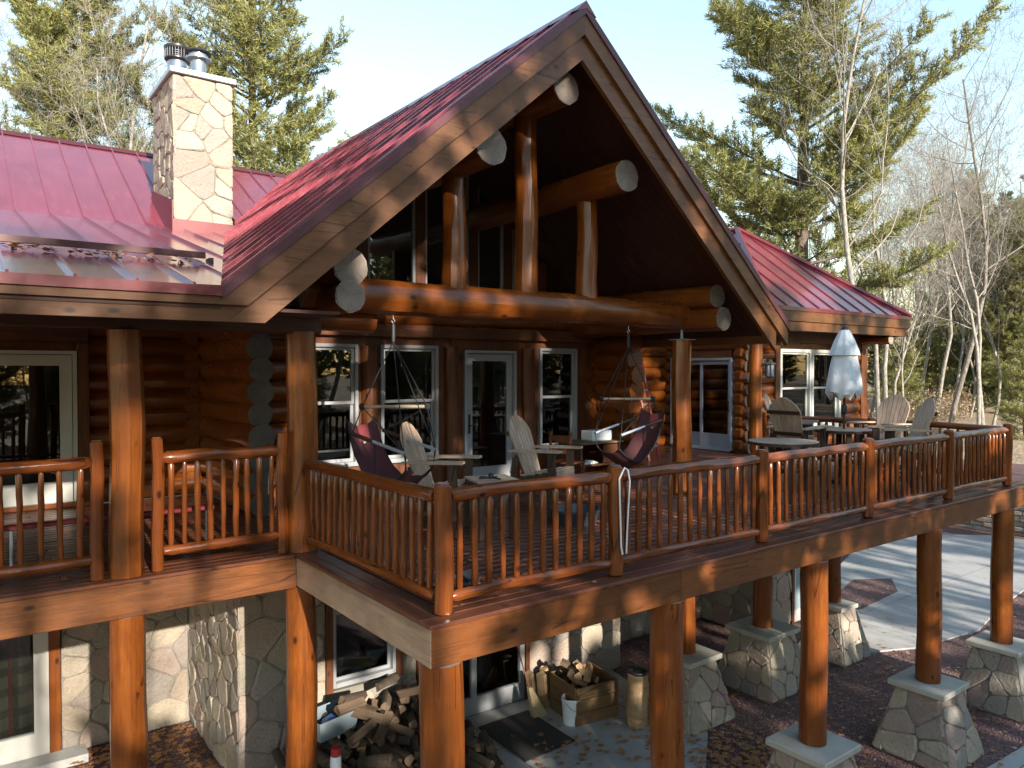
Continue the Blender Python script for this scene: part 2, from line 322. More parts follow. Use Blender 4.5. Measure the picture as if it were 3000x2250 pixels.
def logmb(p0, p1, r0, r1=None, seed=0, n=14, seg=None, wob=0.016, bow=0.016, ends=True, cham=0.0, jit=0.13):
    """peeled log with uneven drawknife facets and end-grain caps"""
    rnd = random.Random(seed); p0 = Vector(p0); p1 = Vector(p1); r1 = r0 if r1 is None else r1; L = (p1 - p0).length
    seg = seg or max(3, int(L / 0.28)); pts = []; rad = []
    a = (p1 - p0).normalized().orthogonal().normalized(); b = (p1 - p0).normalized().cross(a); ph = rnd.uniform(0, 6)
    for i in range(seg + 1):
        t = i / seg; off = math.sin(t * math.pi) * bow * math.sin(ph) ; pts.append(p0.lerp(p1, t) + a * off + b * (bow * math.sin(t * 5 + ph) * math.sin(t * math.pi)))
        rad.append((r0 + (r1 - r0) * t) * (1 + rnd.uniform(-0.02, 0.02)))
    if cham:
        d = (p1 - p0).normalized(); pts = [pts[0], pts[0] + d * cham] + pts[1:-1] + [pts[-1] - d * cham, pts[-1]]; rad = [rad[0] * 0.72, rad[0]] + rad[1:-1] + [rad[-1], rad[-1] * 0.72]
    return MB().tube(pts, rad, n, True, 0, 1 if ends else 0, wob, rnd, jit)
def log(name, p0, p1, r0, mats, parent, r1=None, seed=0, **k):
    lk = {q: k.pop(q) for q in ('label', 'cat', 'group', 'kind') if q in k}
    ang = k.pop('ang', 31)
    return link(name, logmb(p0, p1, r0, r1, seed, **k).mesh(name, mats, True, ang), parent, **lk)
# ---------- stone facing: Voronoi cells on a wall patch, each stone its own bulged piece
def clip(poly, a, b, c):      # keep a*x+b*y<=c
    out = []
    for i in range(len(poly)):
        p, q = poly[i], poly[(i + 1) % len(poly)]; dp = a * p[0] + b * p[1] - c; dq = a * q[0] + b * q[1] - c
        if dp <= 0: out.append(p)
        if dp * dq < 0: t = dp / (dp - dq); out.append((p[0] + t * (q[0] - p[0]), p[1] + t * (q[1] - p[1])))
    return out
def cells(w, h, size, seed, quad=None, asp=1.0):
    rnd = random.Random(seed); nx = max(1, round(w / (size * asp))); ny = max(1, round(h / size)); P = []
    for j in range(ny):
        for i in range(nx): P.append(((i + 0.5 + (0.25 if j % 2 else -0.25) + rnd.uniform(-.46, .46)) * w / nx, (j + 0.5 + rnd.uniform(-.47, .47)) * h / ny))
    P = [q for q in P if rnd.random() > .2]
    res = []
    base = quad or [(0, 0), (w, 0), (w, h), (0, h)]
    for i, p in enumerate(P):
        poly = list(base)
        for k, q in enumerate(P):
            if k == i: continue
            dx, dy = q[0] - p[0], q[1] - p[1]
            if dx * dx + dy * dy > (size * 3.2 * max(1, asp)) ** 2: continue
            poly = clip(poly, dx, dy, (q[0] ** 2 + q[1] ** 2 - p[0] ** 2 - p[1] ** 2) / 2)
            if len(poly) < 3: break
        if len(poly) >= 3: res.append(poly)
    return res
def stones(parent, org, ex, ey, nrm, w, h, size, seed, quad=None, holes=(), gap=0.006, proud=0.030, asp=1.15, name='stone'):
    """lay stones on the patch org + s*ex + t*ey, standing proud along nrm"""
    org, ex, ey, nrm = map(Vector, (org, ex, ey, nrm)); rnd = random.Random(seed + 5); made = 0
    for poly in cells(w, h, size, seed, quad, asp):
        cx = sum(p[0] for p in poly) / len(poly); cy = sum(p[1] for p in poly) / len(poly)
        if any(a - .02 < cx < b + .02 and c - .02 < cy < d + .02 for a, b, c, d in holes): continue
        for a, b, c, d in holes:      # trim the stones that reach into an opening
            if max(p[0] for p in poly) > a and min(p[0] for p in poly) < b and max(p[1] for p in poly) > c and min(p[1] for p in poly) < d:
                ds = [(a - cx, (1, 0, a)), (cx - b, (-1, 0, -b)), (c - cy, (0, 1, c)), (cy - d, (0, -1, -d))]
                poly = clip(poly, *max(ds)[1]) if False else clip(poly, *max(((x, y) for x, y in ds))[1])
        ar = abs(sum(poly[i][0] * poly[(i + 1) % len(poly)][1] - poly[(i + 1) % len(poly)][0] * poly[i][1] for i in range(len(poly)))) / 2
        if len(poly) < 3 or ar < 0.004: continue
        # shrink by the joint, round the corners by cutting each
        def shr(g): return [(cx + (x - cx) * max(0.1, 1 - g / max(0.02, math.hypot(x - cx, y - cy))), cy + (y - cy) * max(0.1, 1 - g / max(0.02, math.hypot(x - cx, y - cy)))) for x, y in poly]
        o_ = shr(gap); pr = proud * rnd.uniform(0.55, 1.3)
        def cut(pl, t):
            out = []
            for i in range(len(pl)):
                a, b, c = pl[i - 1], pl[i], pl[(i + 1) % len(pl)]
                out.append((b[0] + (a[0] - b[0]) * t, b[1] + (a[1] - b[1]) * t)); out.append((b[0] + (c[0] - b[0]) * t, b[1] + (c[1] - b[1]) * t))
            return out
        ring = cut(o_, 0.16); n = len(ring); inner = [(cx + (x - cx) * 0.86, cy + (y - cy) * 0.86) for x, y in ring]
        tilt = (rnd.uniform(-.06, .06), rnd.uniform(-.06, .06))
        def P3(x, y, z): return org + ex * x + ey * y + nrm * z
        vv = [P3(x, y, -0.02) for x, y in ring] + [P3(x, y, pr * .62 + rnd.uniform(-.004, .004)) for x, y in ring] + [P3(x, y, pr + (x - cx) * tilt[0] + (y - cy) * tilt[1]) for x, y in inner]
        k = MB(); cc = P3(cx, cy, 0); k.v = [tuple(q - cc) for q in vv]
        for a in (0, n):
            for i in range(n): j = (i + 1) % n; k.f.append((a + i, a + j, a + n + j, a + n + i))
        k.f.append(tuple(range(2 * n, 3 * n))); k.mi = [0] * len(k.f)
        o = link(name, k.mesh(name, 'stone'), parent, loc=cc); made += 1
    return made
# ------------------------------------------------------------------ the setting: ground
GZ = -3.6
def ss(a, b, x): t = np.clip((x - a) / (b - a), 0, 1); return t * t * (3 - 2 * t)
def hgt(u, v):
    u = np.asarray(u, float); v = np.asarray(v, float)
    step = 1.80 * np.clip((u - 28.75) / 0.12, 0, 1) * (1 - ss(13, 16, v)) + 1.80 * ss(24, 31, u) * ss(13, 16, v)
    far = np.maximum(0, u - 29) * 0.022 * (u < 90) + (u >= 90) * 61 * 0.022
    back = 2.3 * ss(15, 26, v) * (1 - ss(20, 30, u) * 0.6)
    d = np.hypot(u - 8, v - 8)
    return GZ - 0.02 + np.maximum(step + far, back) + 0.10 * np.sin(u * 0.31 + 1) * np.sin(v * 0.27) * ss(22, 45, d) - 0.25 * ss(2, -14, v)
gx = np.unique(np.concatenate([np.linspace(-300, -30, 16), np.linspace(-30, 28.7, 60), [28.74, 28.88], np.linspace(29.2, 70, 50), np.linspace(70, 400, 20)]))
gy = np.unique(np.concatenate([np.linspace(-300, -30, 16), np.linspace(-30, 60, 91), np.linspace(60, 400, 20)]))
UU, VV = np.meshgrid(gx, gy); ZZ = hgt(UU, VV); nx_, ny_ = len(gx), len(gy)
me = bpy.data.meshes.new('ground'); me.from_pydata(np.stack([UU.ravel(), VV.ravel(), ZZ.ravel()], 1).tolist(), [], [(j * nx_ + i, j * nx_ + i + 1, (j + 1) * nx_ + i + 1, (j + 1) * nx_ + i) for j in range(ny_ - 1) for i in range(nx_ - 1)])
me.materials.append(M['mulch']); me.materials.append(M['litter'])
cu = (UU[:-1, :-1] + UU[1:, 1:]) / 2; cv = (VV[:-1, :-1] + VV[1:, 1:]) / 2
me.polygons.foreach_set('material_index', ((cu < -4) | (cu > 33) | (cv < 0) | (cv > 17)).astype(int).ravel().tolist()); me.polygons.foreach_set('use_smooth', [True] * len(me.polygons)); me.update()
link('ground', me, kind='structure')
def sheet(name, poly, z, mat, th=0.06):
    part(name, MB().prism([(x, y, z - th) for x, y in poly], (0, 0, th)), mat, None, kind='structure')
sheet('patio', [(2.0, 6.9), (5.4, 6.5), (8.4, 6.7), (9.2, 7.3), (9.4, 8.3), (9.7, 9.9), (2.0, 9.9)], GZ + 0.012, 'concrete')
sheet('driveway', [(14.2, 7.6), (15.4, 7.05), (17.5, 6.75), (19.5, 7.1), (22.5, 7.4), (28.0, 8.2), (28.0, 10.2), (26.0, 12.1), (22.3, 12.1), (15.2, 9.75)], GZ + 0.012, 'concrete')
sheet('planting_bed', [(16.7, 8.95), (18.9, 9.15), (19.9, 9.8), (19.0, 10.35), (17.0, 9.8)], GZ + 0.022, 'mulch')
sheet('path', [(11.3, 4.32), (14.0, 4.15), (19, 3.6), (24, 3.3), (24, 1.0), (9.0, 1.0), (10.2, 3.6)], GZ + 0.012, 'concrete')
ra = [(36, 2), (44, 7), (60, 14), (110, 30)]; rb = [(36, -3), (46, 2), (62, 8), (112, 22)]
k = MB()
for i in range(3): k.quadpts([(x, y, float(hgt(x, y)) + 0.05) for x, y in (rb[i], rb[i + 1], ra[i + 1], ra[i])])
part('road', k, 'concrete', None, kind='structure')
# ------------------------------------------------------------------ the house
V1, VG, VW, VA, UC = 7.85, 6.7, 10.5, 12.4, 6.07
EZ = 2.64; SL = 0.86; RZ = 6.25; HALF = (RZ - EZ) / SL
house = thing('log_house', 'log house with red metal roof, stone chimney and tall glazed porch gable', 'house', (6.0, 12.0, GZ))
def zl(v): return EZ + .25 * (v - VG) if v <= 13.16 else 4.255 + .6 * (v - 13.16)
RV = 16.46
def valley(v): return UC - (RZ - zl(v)) / SL
def zg(u): return RZ - SL * abs(u - UC)
# --- roofs: sheathing slabs with standing-seam panels as pieces
def slab(poly, f, th):
    k = MB(); n = len(poly); k.v = [(x, y, f(x, y)) for x, y in poly] + [(x, y, f(x, y) - th) for x, y in poly]
    k.f = [tuple(range(n)), tuple(range(n, 2 * n))[::-1]] + [(i, n + i, n + (i + 1) % n, (i + 1) % n) for i in range(n)]; k.mi = [0] * len(k.f); return k
def panels(parent, region, f, axis, a0, a1, pitch, name='roof_panel', rib=0.042):
    """axis: coordinate across which panels repeat (0=x,1=y); clipped to convex region"""
    a = a0; i = 0
    while a < a1 - 0.02:
        b = min(a + pitch, a1); e = [(1, 0), (0, 1)][axis]
        poly = clip(clip(region, e[0], e[1], b - 0.004), -e[0], -e[1], -(a + 0.004))
        if len(poly) >= 3:
            k = slab(poly, lambda x, y: f(x, y) + 0.016, 0.012)
            rp = clip(clip(region, e[0], e[1], a + 0.018), -e[0], -e[1], -(a - 0.004))
            if len(rp) >= 3:
                r = slab(rp, lambda x, y: f(x, y) + 0.016 + rib, rib + 0.004); o = len(k.v); k.v += r.v; k.f += [tuple(o + q for q in t) for t in r.f]; k.mi += r.mi
            part(name, k, 'roof_red', parent)
        a += pitch; i += 1
# left wing roof, low slope over the porch and steeper above the break
BV = 13.16
lo = [(-5, VG), (valley(VG), VG), (valley(BV), BV), (-5, BV)]; up = [(-5, BV), (valley(BV), BV), (valley(RV) - .02, RV), (-5, RV)]
flo = lambda x, y: EZ + .25 * (y - VG); fup = lambda x, y: 4.255 + .6 * (y - BV)
r1 = part('roof', slab(lo, flo, 0.16), 'dark_y', house, label='low red metal porch roof with snow bars beside the chimney'); panels(r1, lo, flo, 0, -4.95, 3.8, 0.44)
r2 = part('roof', slab(up, fup, 0.16), 'dark_y', house, label='steeper red metal roof running up to the ridge behind the chimney'); panels(r2, up, fup, 0, -4.95, 6.0, 0.44)
fbk = lambda x, y: 6.235 - .6 * (y - RV); bk = [(-5, RV), (3.0, RV), (3.0, 22), (-5, 22)]
part('roof', slab(bk, fbk, 0.16), 'roof_red', house, label='red metal back slope beyond the ridge')
part('ridge_cap', MB().prism([(-5, RV - .13, 6.235 - .04), (-5, RV, 6.235 + .065), (-5, RV + .13, 6.235 - .04), (-5, RV, 6.235 + .03)], (valley(RV) + 5.0, 0, 0)), 'trim_dark', r2)
# porch gable: left and right slopes
GB = 18.6
fg = lambda x, y: zg(x)
gl = [(UC - HALF, VG), (UC, VG), (UC, GB), (valley(RV), GB), (valley(RV), RV), (valley(BV), BV)]
gl1 = [(valley(VG), VG), (UC, VG), (UC, BV), (valley(BV), BV)]; gl2 = [(valley(BV), BV), (UC, BV), (UC, RV), (valley(RV), RV)]
r3 = part('roof', slab(gl1, fg, 0.14), 'dark_x', house, label='left slope of the porch gable in red metal')
panels(r3, gl1, fg, 1, VG + .03, BV, 0.45, rib=.05)
r3b = part('roof', slab(gl2, fg, 0.14), 'dark_x', house); panels(r3b, gl2, fg, 1, BV, RV, 0.45, rib=.05)
part('roof', slab([(2.2, RV + .003), (UC, RV + .003), (UC, GB), (2.2, GB)], fg, 0.14), 'roof_red', house)
gr = [(UC, VG), (UC + HALF, VG), (UC + HALF, GB), (UC, GB)]
r4 = part('roof', slab(gr, fg, 0.14), 'dark_x', house, label='right slope of the porch gable in red metal'); panels(r4, gr, fg, 1, VG + .03, GB, 0.45, rib=.05)
part('ridge_cap', MB().prism([(UC - .16, VG - .06, RZ - .085), (UC, VG - .06, RZ + .075), (UC + .16, VG - .06, RZ - .085), (UC, VG - .06, RZ - .02)], (0, GB - VG + .06, 0)), 'trim_red', r4)
# valley flashing
for (va, vb) in ((VG + .05, BV), (BV, RV)):
    k = MB(); n = 0.012
    for sgn, w in ((-1, .22), (1, .10)):
        q = [(valley(va), va, zl(va) + .03), (valley(vb), vb, zl(vb) + .03)]
        if sgn < 0: q += [(valley(vb) - w, vb, zl(vb) + .026), (valley(va) - w, va, zl(va) + .026)]
        else: q += [(valley(vb) + w, vb, zg(valley(vb) + w) + .03), (valley(va) + w, va, zg(valley(va) + w) + .03)]
        k.prism(q, (0, 0, .006))
    part('valley_flashing', k, 'roof_red', house)
# rake fascia (two stepped boards each side) and metal edge
def rake(off0, off1, y, th, sgn, mat, name, lab=None, foot=0.0):
    """board between vertical offsets below the roof line; plumb cut at apex, level cut at foot"""
    ue = UC + sgn * (HALF + foot); e = UC
    P = [(e, y, RZ - off0), (ue, y, zg(ue) - off0), (ue, y, zg(ue) - off1), (e, y, RZ - off1)]
    if sgn > 0: P = P
    part(name, MB().prism(P, (0, th, 0)), mat, house, label=lab)
rake(-0.03, 0.075, VG - .055, .05, 1, 'trim_dark', 'rake_trim', foot=.03); rake(-0.03, 0.075, VG - .055, .05, -1, 'trim_dark', 'rake_trim', foot=.0)
rake(0.075, 0.315, VG - .035, .07, 1, 'fascia_x', 'fascia_board', foot=0.0); rake(0.317, 0.60, VG + .012, .06, 1, 'fascia_x', 'fascia_board', foot=-.24)
def uo(o, z): return UC - (RZ - o - z) / SL
for o0, o1, y, zb in ((.075, .315, VG - .035, EZ - .125), (.317, .60, VG + .012, EZ - .27)):
    part('fascia_board', MB().prism([(UC, y, RZ - o0), (uo(o0, zb), y, zb), (uo(o1, zb), y, zb), (UC, y, RZ - o1)], (0, .065, 0)), 'fascia_x', house)
# left eave fascia, mitred into the rake
ul = UC - HALF
part('drip_edge', MB().prism([(-5, VG - .06, EZ + .03), (ul - .003, VG - .06, EZ + .03), (ul - .003, VG - .06, EZ - .055), (-5, VG - .06, EZ - .055)], (0, .05, 0)), 'trim_red', house)
for o0, y, z1, z0 in ((.075, VG - .035, EZ - .057, EZ - .125), (.317, VG + .012, EZ - .119, EZ - .27)):
    part('fascia_board', MB().prism([(-5, y, z1), (uo(o0, z1) - .004, y, z1), (uo(o0, z0) - .004, y, z0), (-5, y, z0)], (0, .065, 0)), 'fascia_x', house)
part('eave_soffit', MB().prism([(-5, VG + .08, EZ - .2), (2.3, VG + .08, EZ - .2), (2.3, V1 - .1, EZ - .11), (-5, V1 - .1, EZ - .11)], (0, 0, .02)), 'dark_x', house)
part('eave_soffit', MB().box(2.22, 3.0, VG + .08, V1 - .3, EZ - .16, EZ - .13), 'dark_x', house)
# right eave of the gable
ur = UC + HALF
part('gutter_end', MB().cbox(ur - .06, ur + .12, VG + .05, VG + .2, EZ - .13, EZ - .02, .015), 'window_white', house)
part('eave_board', MB().box(ur - .05, ur + .02, VG + .07, GB, EZ - .28, EZ - .03), 'fascia_y', house)
# porch ceiling boards following both slopes
for sg in (-1, 1):
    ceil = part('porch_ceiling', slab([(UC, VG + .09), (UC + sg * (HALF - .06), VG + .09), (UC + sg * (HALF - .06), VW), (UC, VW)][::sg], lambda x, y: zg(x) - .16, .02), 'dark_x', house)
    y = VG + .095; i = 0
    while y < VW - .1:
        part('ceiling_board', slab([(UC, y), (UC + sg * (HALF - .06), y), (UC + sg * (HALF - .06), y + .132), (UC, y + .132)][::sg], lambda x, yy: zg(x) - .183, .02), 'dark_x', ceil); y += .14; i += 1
# --- porch timber frame: posts, lower chord, struts, purlins
def blog(name, p0, p1, r0, r1=None, seed=1, ax='x', par=None, mat='log_', **k): return log(name, p0, p1, r0, [mat + ax, 'end'], par or house, r1, seed, **k)
blog('porch_post', (3.02, V1, 0.0), (3.02, V1, 2.36), .172, .158, 3, 'z', label='thick peeled log post with a dark hole at the deck corner')
blog('porch_post', (1.31, V1, 0.0), (1.31, V1, 2.33), .155, .150, 4, 'z', n=10, label='peeled log post with flat hewn sides between two railings')
blog('porch_post', (9.21, V1, 0.0), (9.21, V1, 2.42), .155, .15, 5, 'z', label='round peeled log post with a steel screw jack on top')
part('screw_jack', MB().box(9.06, 9.36, V1 - .15, V1 + .15, 2.42, 2.432).tube([(9.21, V1, 2.43), (9.21, V1, 2.62)], .022, 8), 'galv', house)
part('porch_beam', MB().cbox(-5, 3.22, V1 - .1, V1 + .1, 2.335, 2.60, .012), 'dark_x', house)
blog('truss_beam', (3.0, V1, 2.80), (9.75, V1, 2.80), .205, .20, 6, 'x', wob=.03, label='long peeled log across the porch opening')
blog('wall_plate', (3.33, VG + .55, 3.02), (3.33, VW, 3.02), .20, .2, 7, 'y'); blog('wall_plate', (3.28, VG + .45, 2.70), (3.28, VW, 2.70), .165, .165, 8, 'y')
blog('wall_plate', (2.6, V1 + .25, 2.52), (4.0, V1 + .25, 2.52), .13, .13, 8, 'x')
blog('wall_plate', (9.25, VG + .5, 3.06), (9.25, VW, 3.06), .18, .18, 9, 'y'); blog('wall_plate', (9.3, VG + .42, 2.72), (9.3, VW, 2.72), .18, .18, 10, 'y')
for uu, ztop, sd in ((4.97, 4.40, 11), (6.09, 5.30, 12), (7.18, 4.40, 13)): blog('truss_post', (uu, V1, 2.93), (uu, V1, ztop), .155, .145, sd, 'z', wob=.03)
blog('purlin', (4.96, VG + .32, 4.50), (4.96, VW + .2, 4.50), .215, .21, 14, 'y'); blog('purlin', (7.14, VG + .32, 4.50), (7.14, VW + .2, 4.50), .215, .21, 15, 'y')
blog('ridge_log', (UC, VG + .3, 5.40), (UC, VW + .2, 5.40), .20, .2, 16, 'y')
def ring_end(lg, c, r, seed):
    rnd = random.Random(seed); k = MB(); n = 15; P = [(r * .985 * (1 + rnd.uniform(-.04, .03)) * math.cos(i * math.tau / n), -.003, r * .985 * (1 + rnd.uniform(-.04, .03)) * math.sin(i * math.tau / n)) for i in range(n)]
    k.prism(P, (0, .02, 0)); link('end_grain', k.mesh('end_grain', 'rings'), lg, loc=c)
for lg in [o for o in house.children if o.name.split('.')[0] in ('purlin', 'ridge_log', 'wall_plate')]:
    y0 = min(v.co.y for v in lg.data.vertices); vs_ = [v.co for v in lg.data.vertices if v.co.y < y0 + .02]; xs_ = [v.x for v in vs_]; zs_ = [v.z for v in vs_]
    if max(xs_) - min(xs_) > .6: continue
    ring_end(lg, ((max(xs_) + min(xs_)) / 2, y0, (max(zs_) + min(zs_)) / 2), (max(xs_) - min(xs_)) / 2 * .98, int(y0 * 100))
# --- walls made of logs
def logwall_x(y, x0, x1, z0, z1, step, r, seed, openings=(), over=(0, 0), mat='log_', backing=True):
    w = part('log_wall', MB().box(x0, x1, y + .02, y + .12, z0, z1), mat + 'x', house) if backing else house
    z = z0 + step / 2; i = 0
    while z < z1:
        spans = [(x0 - over[0], x1 + over[1])]
        for a, b, c, d in openings:
            if c - .02 < z < d + .02: spans = [q for s0, s1 in spans for q in ((s0, min(s1, a)), (max(s0, b), s1)) if q[1] - q[0] > .05]
        for s0, s1 in spans: log('log', (s0, y, z), (s1, y, z), r, [mat + 'x', 'end_shade'], w, None, seed + i * 7 + int(s0 * 3), bow=.004)
        z += step; i += 1
    return w
def logwall_y(x, y0, y1, z0, z1, step, r, seed, openings=(), mat='log_', grow=0.0, endm='end_shade'):
    w = part('log_wall', MB().box(x - .02, x + .1, y0 + .5, y1, z0, z1), mat + 'y', house)
    z = z0 + step / 2; i = 0
    while z < z1:
        spans = [(y0 + .1 * ((i * 37 % 10) / 10 - .5), y1)]
        for a, b, c, d in openings:
            if c - .02 < z < d + .02: spans = [q for s0, s1 in spans for q in ((s0, min(s1, a)), (max(s0, b), s1)) if q[1] - q[0] > .05]
        for s0, s1 in spans: log('log', (x, s0, z), (x, s1, z), r + grow * (i % 2), [mat + 'y', endm], w, None, seed + i * 5, bow=.004)
        z += step; i += 1
    return w
DOORL = (.05, 1.44)
logwall_x(VA + .16, -4, 3.2, 0.0, 2.95, .27, .155, 100, [(DOORL[0] - .12, DOORL[1] + .12, -1, 2.32)])
logwall_y(3.30, 10.0, VA + .3, 0.0, 2.75, .30, .17, 200, grow=.012)
# vertical scribe board in the corner, cut like saw teeth
k = MB(); pts = []
for i in range(10): pts += [(2.90, VA + .02, .135 + i * .27 - .135), (3.02, VA + .02, .135 + i * .27)]
pl = [(3.12, VA + .02, 2.7), (3.12, VA + .02, 0.0)] + pts
k.prism(pl, (0, .06, 0)); part('scribe_board', k, 'log_z', house)
# --- windows and doors
def window(x0, x1, z0, z1, y, sash=True, mat='window_grey', lab=None, split=0.52, fr=.05, name='window'):
    """double-hung window in a wall facing -y"""
    f = MB(); d = .09
    f.box(x0, x0 + fr, y - .05, y + d, z0, z1).box(x1 - fr, x1, y - .05, y + d, z0, z1).box(x0 + fr, x1 - fr, y - .05, y + d, z1 - fr, z1).box(x0 + fr, x1 - fr, y - .06, y + d, z0, z0 + fr * 1.3)
    w = part(name, f, mat, house, label=lab); zm = z0 + (z1 - z0) * split; sw = .045
    for a, b, yy in ((zm - .02, z1 - fr, y), (z0 + fr * 1.3, zm + .02, y + .035)):
        s = MB(); s.box(x0 + fr, x0 + fr + sw, yy, yy + .03, a, b).box(x1 - fr - sw, x1 - fr, yy, yy + .03, a, b).box(x0 + fr + sw, x1 - fr - sw, yy, yy + .03, b - sw, b).box(x0 + fr + sw, x1 - fr - sw, yy, yy + .03, a, a + sw)
        part('sash', s, mat, w); part('pane', MB().box(x0 + fr + sw - .005, x1 - fr - sw + .005, yy + .012, yy + .018, a + sw - .005, b - sw + .005), 'glass', w)
    return w
def xdoor(x0, x1, z1, y, mat, lab, st=.13, bot=.26, hx=None, z0=0.04):
    f = MB(); f.box(x0, x0 + .05, y - .05, y + .09, z0, z1).box(x1 - .05, x1, y - .05, y + .09, z0, z1).box(x0 + .05, x1 - .05, y - .05, y + .09, z1 - .05, z1).box(x0 + .05, x1 - .05, y - .07, y + .09, z0 - .03, z0 + .02)
    d = part('door', f, mat, house, label=lab); a, b = x0 + .06, x1 - .06; s = MB()
    s.box(a, a + st, y, y + .045, z0 + .025, z1 - .06).box(b - st, b, y, y + .045, z0 + .025, z1 - .06).box(a + st, b - st, y, y + .045, z1 - .06 - st, z1 - .06).box(a + st, b - st, y, y + .045, z0 + .025, z0 + bot)
    part('door_leaf', s, mat, d); part('pane', MB().box(a + st - .005, b - st + .005, y + .018, y + .026, z0 + bot - .005, z1 - .055 - st), 'glass', d)
    hx = hx or a + st * .45
    part('handle', MB().box(hx - .016, hx + .016, y - .02, y - .002, .88, 1.2).tube([(hx, y - .015, 1.02), (hx, y - .06, 1.02), (hx + .1, y - .06, 1.02)], .01, 6), 'black', d)
    return d
WZ0, WZ1 = .50, 2.34
panel = part('porch_wall', MB().box(3.45, 4.06, VW, VW + .1, 0, 2.46).box(4.92, 5.30, VW, VW + .1, 0, 2.46).box(6.33, 6.84, VW, VW + .1, 0, 2.46).box(7.92, 8.45, VW, VW + .1, 0, 2.46).box(9.34, 9.95, VW, VW + .1, 0, 2.46)
    .box(4.06, 4.92, VW, VW + .1, 0, WZ0).box(5.30, 6.33, VW, VW + .1, 0, WZ0).box(8.45, 9.34, VW, VW + .1, 0, WZ0).box(4.06, 4.92, VW, VW + .1, WZ1, 2.46).box(5.30, 6.33, VW, VW + .1, WZ1, 2.46).box(6.84, 7.92, VW, VW + .1, 2.29, 2.46).box(8.45, 9.34, VW, VW + .1, WZ1, 2.46), 'brown_z', house)
window(4.06, 4.92, WZ0, WZ1, VW, lab='grey double-hung porch window nearest the thick corner post'); window(5.30, 6.33, WZ0, WZ1, VW, lab='wide grey double-hung porch window behind the hanging chair'); window(8.45, 9.34, WZ0, WZ1, VW, lab='narrow grey double-hung porch window between door and log corner')
xdoor(6.84, 7.92, 2.28, VW, 'window_grey', 'grey framed glass door in the middle of the porch wall', st=.12)
for uu in (5.10, 6.585, 8.185): blog('half_log_trim', (uu, VW - .02, .02), (uu, VW - .02, 2.32), .125, .125, int(uu * 10), 'z', mat='brown_')
part('header_board', MB().cbox(3.4, 9.9, VW - .1, VW + .05, 2.46, 2.66, .01), 'brown_x', house)
for z, sd in ((2.80, 40), (3.05, 41)): blog('header_log', (3.3, VW + .02, z), (9.95, VW + .02, z), .155, .15, sd, 'x')
logwall_x(VW - .03, 3.35, 4.02, 0.0, 2.46, .30, .15, 240, backing=False)
# glazed gable above the porch
GY = VW + .06
def zin(u): return zg(u) - .22
gw = part('gable_frame', MB().box(3.5, 8.64, GY, GY + .1, 3.17, 3.24), 'dark_x', house)
posts = [3.55, 4.32, 5.05, 6.07, 7.09, 7.82, 8.59]
for uu in posts: part('mullion', MB().box(uu - .09, uu + .09, GY + (.002 if uu == UC else 0), GY + .12, 3.243, zin(uu) + .03), 'brown_z', gw)
for a, b in zip(posts[:-1], posts[1:]):
    P = [(a + .085, GY + .05, 3.24), (b - .085, GY + .05, 3.24), (b - .085, GY + .05, zin(b - .085)), (a + .085, GY + .05, zin(a + .085))]
    part('pane', MB().prism(P, (0, .008, 0)), 'glass', gw)
    for q in ((a + .085, a + .13), (b - .13, b - .085)): part('sash', MB().prism([(q[0], GY + .02, 3.243), (q[1], GY + .02, 3.243), (q[1], GY + .02, zin(q[1])), (q[0], GY + .02, zin(q[0]))], (0, .05, 0)), 'window_grey', gw)
# great room behind the gable: side walls, floor, back wall with its own tall windows
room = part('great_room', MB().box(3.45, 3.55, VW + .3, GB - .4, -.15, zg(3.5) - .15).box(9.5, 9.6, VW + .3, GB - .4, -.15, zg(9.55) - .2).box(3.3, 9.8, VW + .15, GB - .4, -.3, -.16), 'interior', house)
k = MB(); bw = GB - .45
openings = [(3.9, 4.9, 3.1, 4.15), (5.2, 5.95, 2.7, 4.9), (6.2, 6.95, 2.7, 4.9), (7.3, 8.2, 3.1, 4.1)]
xs = [3.55, 3.9, 4.9, 5.2, 5.95, 6.2, 6.95, 7.3, 8.2, 9.5]
for a, b in zip(xs[:-1], xs[1:]):
    op = [o for o in openings if abs(o[0] - a) < .01]
    segs = [(-.1, op[0][2]), (op[0][3], 99)] if op else [(-.1, 99)]
    for c, d in segs:
        ta, tb = (min(d, zg(a) - .16), min(d, zg(b) - .16)); k.prism([(a, bw, c), (b, bw, c), (b, bw, tb), (a, bw, ta)], (0, .1, 0))
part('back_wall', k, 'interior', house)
part('window_bars', MB().box(5.55, 5.59, bw + .02, bw + .06, 2.7, 4.9).box(6.55, 6.59, bw + .02, bw + .06, 2.7, 4.9).box(5.2, 6.95, bw + .025, bw + .055, 3.75, 3.8), 'interior', house)
# hanging lamp seen through the glass
part('pendant_lamp', MB().lathe([(.02, 0), (.1, .06), (.26, .22), (.26, .24), (.05, .36), (.012, .38), (.012, 1.3)], 14, (5.2, 13.2, 3.75)), 'black', house)
